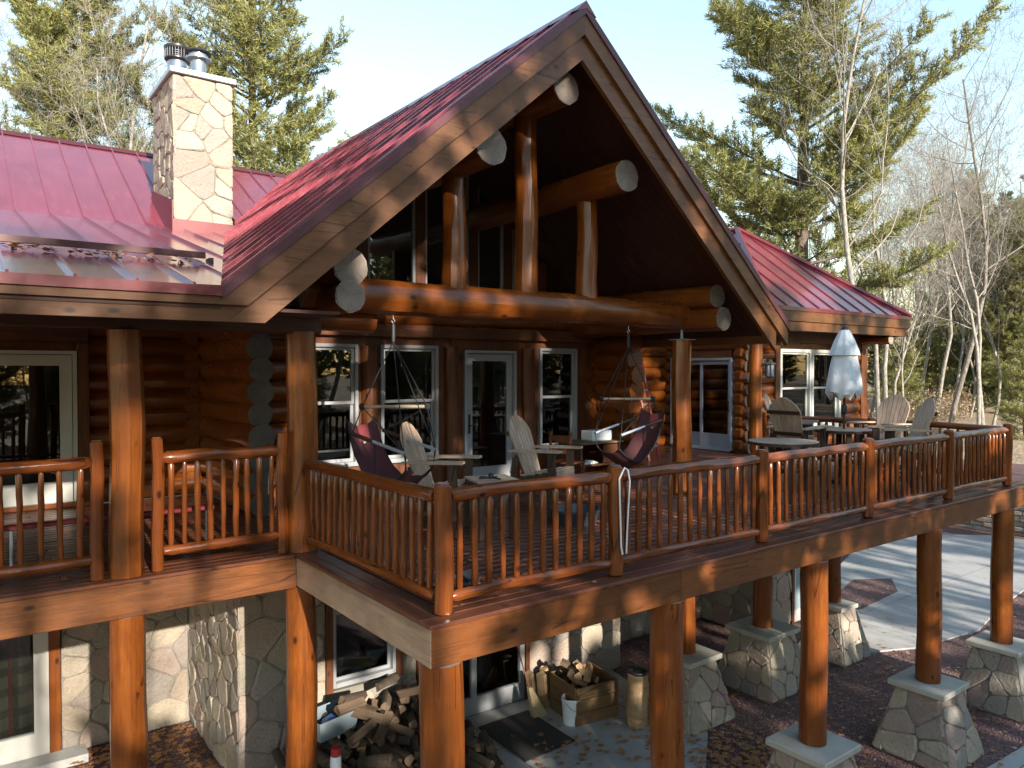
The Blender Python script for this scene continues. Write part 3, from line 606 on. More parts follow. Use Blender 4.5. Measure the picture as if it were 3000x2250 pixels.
# porch right side: log stub wall, recess, sliding-door wall
logwall_y(9.98, 9.55, VW + .4, 0.0, 2.6, .285, .17, 300, grow=.025, endm='log_y')
k = MB(); pts = []
for i in range(9): pts += [(9.62, VW - .03, i * .285), (9.80, VW - .03, .1425 + i * .285)]
k.prism([(9.9, VW - .03, 2.5), (9.9, VW - .03, 0.0)] + pts, (0, .04, 0)); part('scribe_board', k, 'log_z', house)
logwall_x(13.2, 10.1, 14.9, 0.0, 2.6, .285, .16, 330)
SU = 14.72
logwall_y(SU + .12, 10.62, 13.2, 0.0, 2.9, .27, .15, 360, [(10.98, 12.9, -1, 2.3)])
f = MB(); y0, y1 = 11.0, 12.86
f.box(SU - .06, SU + .08, y0, y0 + .06, .05, 2.24).box(SU - .06, SU + .08, y1 - .06, y1, .05, 2.24).box(SU - .06, SU + .08, y0 + .06, y1 - .06, 2.18, 2.24).box(SU - .07, SU + .08, y0 + .06, y1 - .06, .02, .08)
sd = part('sliding_door', f, 'window_grey', house, label='grey framed sliding glass door beside the wall lantern')
for a, b, xx in ((y0 + .06, (y0 + y1) / 2 + .04, SU), ((y0 + y1) / 2 - .04, y1 - .06, SU + .045)):
    s = MB(); s.box(xx, xx + .04, a, a + .08, .085, 2.175).box(xx, xx + .04, b - .08, b, .085, 2.175).box(xx, xx + .04, a + .08, b - .08, 2.08, 2.175).box(xx, xx + .04, a + .08, b - .08, .085, .42)
    part('door_leaf', s, 'window_grey', sd); part('pane', MB().box(xx + .015, xx + .022, a + .075, b - .075, .415, 2.085), 'glass', sd)
part('handle', MB().tube([(SU - .01, y0 + .1, .95), (SU - .05, y0 + .1, 1.0), (SU - .05, y0 + .1, 1.15), (SU - .01, y0 + .1, 1.2)], .014, 6), 'black', sd)
blog('corner_log', (14.95, 10.55, 0), (14.95, 10.55, 2.7), .16, .16, 77, 'z')
for i in range(9): part('log_end_block', MB().cbox(14.66, 14.86, 10.72 - .02 * (i % 2), 10.94, .08 + i * .27, .08 + i * .27 + .235, .04), 'log_y', house)
# sun room: log front wall with a pair of windows
WY = 10.62
logwall_x(WY + .12, 15.2, 19.9, 0.0, 2.95, .27, .15, 400, [(15.85, 18.8, .3, 2.62)], over=(0, .2))
for a, b in ((15.78, 15.95), (18.72, 18.9), (19.72, 20.02)): part('trim_post', MB().cbox(a, b, WY - .06, WY + .2, 0, 2.8, .01), 'brown_z', house)
window(15.98, 17.32, .45, 2.46, WY, mat='window_white', lab='white double-hung sun room window beside the wall lantern', fr=.08); window(17.34, 18.70, .45, 2.46, WY, mat='window_white', lab='white double-hung sun room window behind the parasol', fr=.08)
part('header_board', MB().cbox(15.0, 20.1, WY - .04, WY + .2, 2.62, 2.9, .01), 'brown_x', house)
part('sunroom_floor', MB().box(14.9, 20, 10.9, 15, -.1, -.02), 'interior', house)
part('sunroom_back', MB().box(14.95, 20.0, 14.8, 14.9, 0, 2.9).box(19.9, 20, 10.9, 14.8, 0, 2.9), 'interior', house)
# sun room hip roof
HX0, HX1, HY, HZ, HK, HS = 14.2, 20.5, 9.7, 3.34, 3.15, .77
fh = lambda x, y: HZ + HS * (y - HY)
tri = [(HX0, HY), (HX1, HY), (HX1 - HK, HY + HK), (HX1 - HK - .001, HY + HK)]
r5 = part('roof', slab(tri, fh, .12), 'roof_red', house, label='hipped red metal roof over the sun room'); panels(r5, tri, fh, 0, HX0 + .1, HX1, .64, rib=.034)
fr_ = lambda x, y: HZ + HS * (HX1 - x); rr_ = [(HX1, HY), (HX1, 18), (HX1 - HK, 18), (HX1 - HK, HY + HK)]
r6 = part('roof', slab(rr_, fr_, .12), 'roof_red', house); panels(r6, rr_, fr_, 1, HY, 18, .64)
fl_ = lambda x, y: HZ + HS * (x - HX0); ll_ = [(HX0, 18), (HX0, HY), (HX0 + HK, HY + HK), (HX0 + HK, 18)]
r7 = part('roof', slab(ll_, fl_, .12), 'roof_red', house); panels(r7, ll_, fl_, 1, HY, 18, .64)
for p0, p1 in (((HX1 + .03, HY - .03, HZ + .03), (HX1 - HK, HY + HK, HZ + HS * HK + .05)), ((HX0, HY, HZ + .03), (HX0 + HK, HY + HK, HZ + HS * HK + .05)), ((HX1 - HK, HY + HK, HZ + HS * HK + .05), (HX1 - HK, 18, HZ + HS * HK + .05))):
    part('hip_cap', MB().tube([p0, p1], .075, 4), 'trim_red', r5)
part('drip_edge', MB().box(HX0, HX1 + .06, HY - .05, HY - .005, HZ - .06, HZ + .03), 'trim_red', house)
part('fascia_board', MB().box(HX0, HX1, HY - .03, HY + .04, HZ - .29, HZ - .062), 'fascia_x', house); part('fascia_board', MB().box(HX0, HX1 - .04, HY + .012, HY + .07, HZ - .50, HZ - .292), 'fascia_x', house)
part('fascia_board', MB().box(HX1 - .06, HX1 - .005, HY + .042, 18, HZ - .5, HZ - .07), 'fascia_y', house)
part('eave_soffit', MB().box(HX0 + .05, HX1 - .065, HY + .075, 11.0, HZ - .46, HZ - .43), 'dark_x', house)
blog('rafter_log', (19.75, HY - .02 + .12, 2.74), (19.75, WY, 2.74), .12, .12, 79, 'y')
# --- stone chimney
CX0, CX1, CY0, CY1, CZ0, CZ1 = 2.86, 3.72, 12.70, 14.15, 3.75, 6.62
ch = part('chimney', MB().box(CX0, CX1, CY0, CY1, CZ0, CZ1), 'mortar', house, label='square fieldstone chimney with metal cap and two flues')
stones(ch, (CX0 - .03, CY0, CZ0 + .5), (1, 0, 0), (0, 0, 1), (0, -1, 0), CX1 - CX0 + .06, CZ1 - CZ0 - .5, .23, 11, proud=.03)
stones(ch, (CX0, CY1, CZ0 + .5), (0, -1, 0), (0, 0, 1), (-1, 0, 0), CY1 - CY0 + .03, CZ1 - CZ0 - .5, .23, 12, proud=.03)
stones(ch, (CX1, CY0, CZ0 + .5), (0, 1, 0), (0, 0, 1), (1, 0, 0), CY1 - CY0, CZ1 - CZ0 - .5, .34, 13, proud=.03)
part('chimney_flashing', MB().box(CX0 - .055, CX1 + .055, CY0 - .055, CY0 - .04, 4.1, 4.33).prism([(CX0 - .056, CY0 - .04, 4.1), (CX0 - .056, CY1, 4.6), (CX0 - .056, CY1, 5.05), (CX0 - .056, CY0 - .04, 4.62)], (.014, 0, 0)).prism([(CX1 + .056, CY0 - .04, 4.1), (CX1 + .056, CY1, 4.6), (CX1 + .056, CY1, 5.05), (CX1 + .056, CY0 - .04, 4.42)], (-.014, 0, 0)), 'trim_red', ch)
part('chimney_cap', MB().cbox(CX0 - .08, CX1 + .08, CY0 - .08, CY1 + .08, CZ1, CZ1 + .09, .01), 'galv', ch)
f1 = part('flue_pipe', MB().lathe([(.155, 0), (.155, .42), (.15, .43)], 20, (3.10, 13.55, CZ1 + .09)), 'steel', ch, True)
k = MB().lathe([(.16, 0), (.20, .03), (.20, .05), (.17, .05)], 20, (3.10, 13.55, CZ1 + .50)).lathe([(.20, 0), (.21, .02), (.21, .05), (.19, .06)], 20, (3.10, 13.55, CZ1 + .69))
for i in range(26): a = i * math.tau / 26; k.box(3.10 + .19 * math.cos(a) - .006, 3.10 + .19 * math.cos(a) + .006, 13.55 + .19 * math.sin(a) - .006, 13.55 + .19 * math.sin(a) + .006, CZ1 + .54, CZ1 + .70)
for i in range(3): k.lathe([(.193, 0), (.193, .008)], 20, (3.10, 13.55, CZ1 + .57 + i * .035))
part('flue_cap', k, 'flue_dark', f1, True)
f2 = part('flue_pipe', MB().lathe([(.15, 0), (.12, .1), (.12, .30), (.2, .31), (.2, .33), (.15, .34), (.15, .42)], 20, (3.30, 13.0, CZ1 + .09)), 'steel', ch, True)
part('flue_cap', MB().lathe([(.2, 0), (.21, .015), (.17, .05), (.02, .075)], 20, (3.30, 13.0, CZ1 + .50)), 'flue_dark', f2, True)
# snow bars on the low roof
for y in (8.45,):
    k = MB(); k.box(-5, 2.2, y - .02, y + .02, flo(0, y) + .07, flo(0, y) + .135); b = part('snow_bar', k, 'snow_bar', house)
    for i in range(9): part('bracket', MB().box(-4.8 + i * .88 - .02, -4.8 + i * .88 + .02, y - .1, y + .06, flo(0, y) - .01, flo(0, y) + .069), 'flue_dark', b)
k = MB(); rnd = random.Random(9)
for i in range(130):
    x = rnd.uniform(-1, 2.2); y = 8.36 + abs(rnd.gauss(0, .07)) - .1; z = flo(x, y) + .03 + rnd.uniform(0, .05); a = rnd.uniform(0, 6); s = rnd.uniform(.02, .05)
    k.quadpts([(x + s * math.cos(a + q), y + s * math.sin(a + q) * .7, z + rnd.uniform(-.015, .015)) for q in (0, 1.3, 3.1, 4.5)])
part('caught_leaves', k, 'leaf_dry', house, kind='stuff')
# --- left porch door and lower storey
xdoor(DOORL[0], DOORL[1], 2.22, VA - .02, 'window_white', 'white framed glass door on the narrow side porch', st=.15, bot=.32, hx=.13)
part('trim_post', MB().cbox(DOORL[1] + .005, DOORL[1] + .16, VA - .06, VA + .1, 0, 2.34, .01), 'brown_z', house); part('trim_post', MB().cbox(DOORL[0] - .16, DOORL[0] - .005, VA - .06, VA + .1, 0, 2.34, .01), 'brown_z', house)
part('header_board', MB().cbox(DOORL[0] - .16, DOORL[1] + .16, VA - .062, VA + .1, 2.345, 2.6, .01), 'brown_x', house)
part('door_step', MB().cbox(-.2, 1.6, VA - .18, VA - .065, .002, .075, .01), 'log_x', house)
# lower storey walls of fieldstone
SA = VA + .05
w1 = part('stone_wall', MB().box(-5, -1.2, SA + .03, SA + .4, GZ, -.16).box(1.22, 3.0, SA + .03, SA + .4, GZ, -.16).box(-1.2, 1.22, SA + .03, SA + .4, -1.2, -.16), 'mortar', house, label='fieldstone basement wall under the side porch')
stones(w1, (1.22, SA + .03, GZ), (1, 0, 0), (0, 0, 1), (0, -1, 0), 1.72, 3.4, .33, 21)
SB, SC = 2.95, 9.9
w2 = part('stone_wall', MB().box(SB + .028, SB + .5, SC + .031, SA + .4, GZ, -.161), 'mortar', house, label='fieldstone return wall with narrow stones under the deck')
stones(w2, (SB + .03, SA + .02, GZ), (0, -1, 0), (0, 0, 1), (-1, 0, 0), SA - SC + .0, 3.4, .26, 22, asp=1.1)

w3 = part('stone_wall', MB().box(SB + .034, 4.2, SC + .03, SC + .5, GZ, -.16).box(4.2, 5.3, SC + .03, SC + .5, GZ, -2.6).box(5.3, 5.65, SC + .03, SC + .5, GZ, -.16).box(5.65, 7.7, SC + .03, SC + .5, -.9, -.16).box(7.7, 8.4, SC + .03, SC + .5, GZ, -.16).box(8.4, 9.35, SC + .03, SC + .5, GZ, -2.35).box(9.35, 9.9, SC + .03, SC + .5, GZ, -.16), 'mortar', house, label='fieldstone basement wall behind the firewood')
stones(w3, (SB, SC + .03, GZ), (1, 0, 0), (0, 0, 1), (0, -1, 0), 9.95 - SB, 3.4, .36, 23, holes=[(4.15 - SB, 5.35 - SB, .95, 3.4), (5.6 - SB, 7.75 - SB, 0, 3.4), (8.35 - SB, 9.4 - SB, 1.2, 3.4)])
stones(w3, (9.9, SC, GZ), (0, 1, 0), (0, 0, 1), (1, 0, 0), .5, 3.4, .3, 24)
part('basement_core', MB().box(3.5, 9.85, SC + .52, SC + .62, GZ, -.17).box(-5, 3.4, SA + .42, SA + .5, GZ, -.17), 'interior', house)
window(4.25, 5.25, -2.55, -.55, SC + .05, lab='dark basement window above the firewood pile', mat='window_grey'); window(8.45, 9.3, -2.25, -.9, SC + .05, lab='small basement window above the firewood crate', mat='window_grey')
for a, b, c, d in ((4.15, 4.25, -2.6, -.4), (5.25, 5.35, -2.6, -.4), (8.35, 8.45, -2.4, -.4), (9.3, 9.4, -2.4, -.4), (5.6, 5.68, GZ, -.4), (7.68, 7.76, GZ, -.4)): part('trim_post', MB().box(a, b, SC - .03, SC + .12, c, d), 'brown_z', house)
part('trim_sill', MB().box(8.36, 9.39, SC - .05, SC + .1, -2.42, -2.27), 'brown_x', house)
k = MB(); k.box(5.7, 5.78, SC, SC + .1, GZ + .02, -1.0).box(7.58, 7.67, SC, SC + .1, GZ + .02, -1.0).box(6.6, 6.7, SC, SC + .1, GZ + .02, -1.0).box(5.78, 6.6, SC, SC + .1, -1.1, -1.0).box(6.7, 7.58, SC, SC + .1, -1.1, -1.0).box(5.78, 6.6, SC, SC + .1, GZ + .02, GZ + .3).box(6.7, 7.58, SC, SC + .1, GZ + .02, GZ + .3)
dd = part('door', k, 'window_grey', house, label='grey glazed basement door behind the firewood'); part('pane', MB().box(5.77, 6.61, SC + .04, SC + .05, GZ + .29, -1.09), 'glass', dd); part('pane', MB().box(6.69, 7.59, SC + .04, SC + .05, GZ + .29, -1.09), 'glass', dd)
# basement sliding door at left with plaid curtain
k = MB(); yb = SA - .04
k.box(.88, 1.06, yb, yb + .1, GZ + .05, -1.15).box(-1.1, .88, yb, yb + .1, -1.35, -1.15).box(-1.1, .88, yb, yb + .1, GZ + .05, GZ + .42)
dl = part('sliding_door', k, 'window_white', house, label='white basement sliding door with a plaid curtain behind it')
part('pane', MB().box(-1.1, .885, yb + .05, yb + .056, GZ + .41, -1.34), 'glass', dl); part('trim_post', MB().box(1.065, 1.2, yb - .02, yb + .12, GZ, -1.1), 'log_z', house)
part('door_sill', MB().box(-1.4, 1.5, yb - .35, yb - .01, GZ - .05, GZ + .1), 'concrete', house)
k = MB(); pts = []
for i in range(41): x = -1.1 + i * .05; pts.append((x, yb + .2 + .035 * math.sin(i * 1.15)))
for (xa, ya), (xb, yb2) in zip(pts[:-1], pts[1:]): k.quadpts([(xa, ya, GZ + .2), (xb, yb2, GZ + .2), (xb, yb2, -1.2), (xa, ya, -1.2)])
m, nt, p = nm('plaid'); v = coords(nt, rnd=False); sx = nt.nodes.new('ShaderNodeSeparateXYZ'); nt.links.new(v, sx.inputs[0])
def stripe(o, f, w): return math_(nt, 'LESS_THAN', math_(nt, 'FRACT', math_(nt, 'MULTIPLY', o, f), 0), w)
c = mix(nt, math_(nt, 'MULTIPLY', stripe(sx.outputs[0], 3.4, .4), .7), (0.20, 0.15, 0.10), (0.05, 0.045, 0.03)); c = mix(nt, math_(nt, 'MULTIPLY', stripe(sx.outputs[2], 3.4, .4), .7), c, (0.06, 0.05, 0.035)); c = mix(nt, math_(nt, 'MULTIPLY', stripe(sx.outputs[0], 1.7, .08), .8), c, (0.22, 0.03, 0.025))
nt.links.new(c, p.inputs['Base Color']); p.inputs['Roughness'].default_value = .95
part('curtain', k, 'plaid', dl)
# far lower wall under the sun room
SD = 9.35
w4 = part('stone_wall', MB().box(13.4, 14.62, SD + .03, SD + .4, GZ, -.16).box(15.1, 16.55, SD + .03, SD + .4, GZ, -.16).box(14.62, 15.1, SD + .03, SD + .4, -1.3, -.16).box(16.15, 16.551, SD + .395, SD + 3, GZ, -.162), 'mortar', house, label='fieldstone wall around a narrow glass door under the sun room')
stones(w4, (13.4, SD + .03, GZ), (1, 0, 0), (0, 0, 1), (0, -1, 0), 3.17, 3.4, .34, 31, holes=[(1.2, 1.72, 0, 2.3)])
stones(w4, (16.56, SD + .03, GZ), (0, 1, 0), (0, 0, 1), (1, 0, 0), 1.5, 3.4, .36, 32)
k = MB().box(14.70, 14.76, SD, SD + .08, GZ + .03, -1.35).box(15.0, 15.06, SD, SD + .08, GZ + .03, -1.35).box(14.76, 15.0, SD, SD + .08, GZ + .03, GZ + .3)
d4 = part('door', k, 'window_white', house, label='narrow white glass door in the far basement wall'); part('pane', MB().box(14.755, 15.005, SD + .03, SD + .036, GZ + .29, -1.35), 'plastic_clear', d4); part('trim_post', MB().box(14.60, 14.69, SD - .02, SD + .1, GZ, -1.3), 'brown_z', house)
w5 = part('stone_wall', MB().box(9.905, 13.39, 10.83, 11.1, GZ, -.3), 'mortar', house, label='dark fieldstone basement wall deep under the deck')
stones(w5, (9.91, 10.83, GZ), (1, 0, 0), (0, 0, 1), (0, -1, 0), 3.48, 3.2, .36, 35)
w6 = part('stone_wall', MB().box(13.395, 13.6, SD + .41, 11.1, GZ, -.3), 'mortar', house, label='fieldstone return wall deep under the deck')
stones(w6, (13.395, 10.82, GZ), (0, -1, 0), (0, 0, 1), (-1, 0, 0), 10.82 - SD, 3.2, .36, 36)
# wing seen past the sun room
part('wing_gable', MB().prism([(23.5, 15.0, 0.3), (26.0, 15.0, .3), (26.0, 15.0, 2.1), (23.5, 15.0, 3.0)], (0, .2, 0)), 'log_x', house)
# ------------------------------------------------------------------ deck
deck = thing('deck', 'raised wooden deck of reddish boards on log posts wrapping the house', 'deck', (8.0, 7.0, GZ))
DU0, DU1, DV0, DVL = 2.91, 15.0, 4.92, 7.70
rnd = random.Random(3)
bw_, pitch = .132, .142
def boards(u0, u1, v0, v1, joints):
    v = v0; i = 0
    while v < v1 - .02:
        cuts = [u0] + sorted(j + (i % 3) * .9 for j in joints if u0 + .5 < j + (i % 3) * .9 < u1 - .5) + [u1]
        for a, b in zip(cuts[:-1], cuts[1:]): part('deck_board', MB().cbox(a + .002, b - .002, v, min(v + bw_, v1), -.035 + rnd.uniform(-.002, .002), rnd.uniform(-.003, .002), .011), 'deck', deck)
        v += pitch; i += 1
boards(DU0 + .30, DU1, DV0 + .15, DVL + .08, [6.2, 9.8, 13.4]); boards(-4.5, DU1, DVL + .085, VW - .02, [-1.0, 2.6, 6.2, 9.8, 13.4]); boards(-4.5, 3.15, VW - .01, VA - .07, [-1.0])
boards(10.15, SU - .08, VW - .01, 13.0, [12.0])
part('deck_board', MB().cbox(DU0 - .02, DU1, DV0 - .02, DV0 + .142, -.034, .0, .006), 'deck', deck); 
for i in range(2): part('deck_board', MB().cbox(DU0 - .02 + i * .148, DU0 - .02 + i * .148 + .142, DV0 + .146, DVL + .08, -.035, -.001, .005), 'deck_y', deck)
part('deck_board', MB().cbox(-4.5, DU0 - .025, DVL - .02, DVL + .08, -.034, 0, .006), 'deck', deck)
[part('rim_beam', MB().cbox(a_ + .002, b_, DV0 + j_, DV0 + .09, -.345, -.037, .006), 'beam_x', deck) for a_, b_, j_ in ((DU0, 5.78, 0), (5.78, 11.30, .003), (11.30, DU1, 0))]; part('rim_beam', MB().cbox(DU0 - .001, DU0 + .085, DV0 + .003, DVL + .1, -.344, -.038, .006), 'beam_y_sheen', deck, label='rim beam, sky sheen painted into its pale colour, on the short side of the deck')
part('rim_beam', MB().cbox(-4.5, DU0 - .003, DVL, DVL + .14, -.36, -.037, .006), 'beam_x', deck)
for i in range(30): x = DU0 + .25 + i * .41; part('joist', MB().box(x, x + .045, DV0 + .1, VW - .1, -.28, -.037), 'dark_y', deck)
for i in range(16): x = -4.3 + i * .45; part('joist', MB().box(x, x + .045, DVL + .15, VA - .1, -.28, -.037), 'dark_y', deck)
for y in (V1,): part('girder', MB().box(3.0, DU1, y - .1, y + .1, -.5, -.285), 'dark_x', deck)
k = MB(); rnd = random.Random(77)
for i in range(230):
    x = rnd.uniform(3.3, 14.5) if rnd.random() < .8 else rnd.uniform(-1, 3); y = rnd.uniform(5.0, 10.2) if x > 3 else rnd.uniform(8, 12); a = rnd.uniform(0, 6); s = rnd.uniform(.02, .045)
    k.quadpts([(x + s * math.cos(a + q), y + s * math.sin(a + q) * .8, .008 + rnd.uniform(0, .012)) for q in (0, 1.3, 3.1, 4.5)])
part('fallen_leaves', k, 'leaf_dry', None, kind='stuff')
# support posts and stone piers
def pier(x, y, w, seed, lab):
    """tapered fieldstone pier with a square cap"""
    t = thing('stone_pier', lab, 'pier', (x, y, GZ), 'stone piers under the deck'); z1 = -2.66; a, b = w * .5 + .14, w * .5 - .10; h = z1 - GZ
    part('core', MB().hexa([(x - a, y - a, GZ - .1), (x + a, y - a, GZ - .1), (x + a, y + a, GZ - .1), (x - a, y + a, GZ - .1), (x - b, y - b, z1), (x + b, y - b, z1), (x + b, y + b, z1), (x - b, y + b, z1)]), 'mortar', t)
    ln = math.hypot(h, a - b); q = [(0, 0), (2 * a, 0), (a + b, ln), (a - b, ln)]
    for i, (dx, dy) in enumerate(((0, -1), (-1, 0), (1, 0), (0, 1))):
        ex = Vector((-dy, dx, 0)); up_ = Vector((-dx * (a - b), -dy * (a - b), h)).normalized(); nr = ex.cross(up_).normalized()
        stones(t, Vector((x, y, GZ)) + Vector((dx, dy, 0)) * a - ex * a, ex, up_, nr, 2 * a, ln, .25, seed + i, quad=q, proud=.03, asp=1.1)
    c = w * .5 + .0
    part('cap', MB().cbox(x - c, x + c, y - c, y + c, z1, z1 + .085, .012), 'cap_stone', t)
def support(x, y, z0, z1, r, seed, lab):
    t = log('log_post', (x, y, z0), (x, y, z1), r, ['log_z', 'end'], None, r * .97, seed, label=lab, cat='post', group='log posts carrying the deck'); return t
PT = -2.573
labs = ['under the front beam by the patio', 'second along the front beam', 'third along the front beam', 'at the far end of the front beam']
front = [(8.36, 'log post on a stone pier under the front beam, second after the corner post'), (11.36, 'log post on a stone pier under the front beam, third after the corner post'), (13.97, 'log post on a stone pier at the far end of the front beam')]
for i, (x, lab) in enumerate(front):
    support(x, 5.05, PT, -.346, .165, 60 + i, lab); pier(x, 5.05, .80, 500 + i * 10, lab.replace('log post on a stone pier', 'tapered fieldstone pier with square cap'))
back = [(9.42, 'slim log post on a stone pier under the porch post with the screw jack'), (11.45, 'dark log post on a broad stone pier in the inner row, middle one'), (13.78, 'slim dark log post on a stone pier in the inner row, nearest the driveway')]
for i, (x, lab) in enumerate(back):
    support(x, 7.9, PT, -.502, (.14, .17, .13)[i], 70 + i, lab); pier(x, 7.9, (.80, .92, .72)[i], 560 + i * 10, lab.replace('slim ', '').replace('dark ', '').replace('log post on a ', 'fieldstone pier: ').replace('stone pier', 'tapered pier') if False else ['fieldstone pier under the slim post beside the patio', 'broad mossy fieldstone pier in the middle of the inner row', 'fieldstone pier of the inner row nearest the driveway'][i])
support(3.08, 5.05, GZ, -.346, .178, 80, 'thick sun-dappled log post at the deck corner'); support(5.72, 5.05, GZ, -.346, .17, 81, 'log post under the front beam standing beside the patio')
support(3.0, V1, GZ, -.361, .165, 82, 'log post under the deck where the side porch begins'); support(1.31, V1, GZ, -.361, .165, 83, 'dark log post standing before the fieldstone basement wall')
# ------------------------------------------------------------------ railings
BAL = []
for i in range(7):
    rnd = random.Random(900 + i); n = 8; L = .80; k = MB(); pts = []; rad = []
    r = rnd.uniform(.025, .031)
    for j in range(n + 1):
        t = j / n; pts.append((rnd.uniform(-.0035, .0035), rnd.uniform(-.0035, .0035), t)); rad.append(r * (1 + rnd.uniform(-.12, .12)) * (.45 if j in (0, n) else 1))
    pts = [pts[0], (pts[1][0], pts[1][1], .05)] + pts[2:-2] + [(pts[-2][0], pts[-2][1], .95), pts[-1]]
    k.tube(pts, rad, 8); BAL.append(k.mesh('baluster', 'rail_z', True))
def rail_post(x, y, h, r, lab, seed, grp='railing posts'):
    log('railing_post', (x, y, .001), (x, y, h), r, ['rail_z', 'end'], None, r * .97, seed, label=lab, cat='post', group=grp, n=12, cham=.02, wob=.01)
def railing(p0, p1, n, lab, seed, zt=.945, zb=.135, rt=.058, rb=.047, axm='x'):
    p0 = Vector((*p0, 0)); p1 = Vector((*p1, 0)); c = (p0 + p1) / 2
    t = thing('railing', lab, 'railing', (c.x, c.y, 0), 'log railings round the deck')
    log('top_rail', p0 + Vector((0, 0, zt)), p1 + Vector((0, 0, zt)), rt, ['rail_' + axm, 'end'], t, None, seed, wob=.07, cham=.05, ends=False, seg=14)
    log('bottom_rail', p0 + Vector((0, 0, zb)), p1 + Vector((0, 0, zb)), rb, ['rail_' + axm, 'end'], t, None, seed + 1, wob=.08, cham=.05, ends=False, seg=14)
    rnd = random.Random(seed)
    for i in range(n):
        q = p0.lerp(p1, (i + .6) / (n + .2)); o = link('baluster', rnd.choice(BAL), t, loc=(q.x, q.y, zb + rb * .6), rot=(rnd.uniform(-.012, .012), rnd.uniform(-.012, .012), rnd.uniform(0, 6)))
        o.scale = (1, 1, (zt - rt * .6) - (zb + rb * .6))
FR = 5.07
pu = [3.11, 5.01, 7.32, 9.65, 11.99, 14.18]
plab = ['railing post at the deck corner', 'railing post with a white rope tied to it', 'third front railing post counted from the deck corner', 'fourth front railing post counted from the deck corner', 'fifth front railing post counted from the deck corner', 'tall railing post at the far end of the front railing']
for i, u in enumerate(pu): rail_post(u, FR, 1.05, .075, plab[i], 610 + i)
rlab = ['front railing between the corner post and the post with the white rope', 'front railing just beyond the post with the white rope', 'front railing below the small round table', 'front railing in front of the parasol table', 'last front railing before the far end post']
for i in range(5): railing((pu[i] + .07, FR), (pu[i + 1] - .07, FR), 12 if i == 0 else 14, rlab[i], 620 + i * 3)
railing((3.08, FR + .07), (3.05, V1 - .16), 18, 'side railing between the deck corner and the thick porch post', 640, axm='y')
rail_post(14.2, 7.4, 1.03, .075, 'railing post behind the parasol table at the deck end', 617); rail_post(14.2, 9.75, 1.03, .075, 'railing post beside the sun room corner', 618)
railing((14.19, FR + .07), (14.2, 7.33), 14, 'end railing of the deck next to the far end post', 645, axm='y'); railing((14.2, 7.47), (14.2, 9.68), 14, 'end railing of the deck behind the parasol', 648, axm='y')
LV = 7.80
for x, lab, s in ((1.06, 'short railing post against the flat hewn porch post, door side', 651), (1.57, 'short railing post against the flat hewn porch post, deck side', 652), (2.80, 'short sunlit railing post against the thick porch post', 653)): rail_post(x, LV, 1.30, .058, lab, s)
railing((1.62, LV), (2.75, LV), 9, 'sunlit side porch railing between the two porch posts', 660, zt=1.10, zb=.20, rt=.06, rb=.05)
railing((-2.2, LV), (1.01, LV), 21, 'side porch railing in front of the white door', 663, zt=1.10, zb=.20, rt=.06, rb=.05)
rail_post(-2.28, LV, 1.30, .058, 'short railing post at the outer end of the side porch railing', 654)
# white rope on the post
k = MB()
k.tube([(5.11, FR - .07, 1.0), (5.12, FR - .085, .9), (5.09, FR - .085, .5), (5.07, FR - .09, .22)], .008, 6).tube([(4.98, FR - .085, .93), (4.99, FR - .09, .6), (5.0, FR - .092, .30), (5.02, FR - .09, .22)], .008, 6).tube([(5.11, FR - .07, 1.0), (5.06, FR - .075, 1.03), (4.98, FR - .085, .93)], .008, 6)
part('rope', k, 'rope_white', None, label='thin white rope hanging down from a railing post', cat='rope')
# far yellow railing of the deck beyond the sun room
FZ = .0
rt_ = thing('railing', 'sunlit yellow railing beyond the sun room corner', 'railing', (24.5, 13.4, 0)); 
log('top_rail', (22.2, 12.9, .95), (25.9, 13.6, .95), .07, ['rail_x', 'end'], rt_, None, 671); log('bottom_rail', (22.2, 12.9, .1), (25.9, 13.6, .1), .06, ['rail_x', 'end'], rt_, None, 672)
for i in range(26): x = 22.25 + i * .142; log('baluster', (x, 12.91 + (x - 22.25) * .19, .1), (x, 12.91 + (x - 22.25) * .19, .95), .034, ['log_z', 'end'], rt_, None, 673 + i, seg=3, n=8)
part('back_deck', MB().cbox(20.6, 26.2, 12.7, 17, -.3, 0.0, .01).box(21, 21.3, 13, 13.3, float(hgt(21, 13)) - .1, -.3).box(25.6, 25.9, 13.6, 13.9, float(hgt(25.7, 13.7)) - .1, -.3), 'beam_x', None, label='small back deck beyond the sun room', cat='deck')
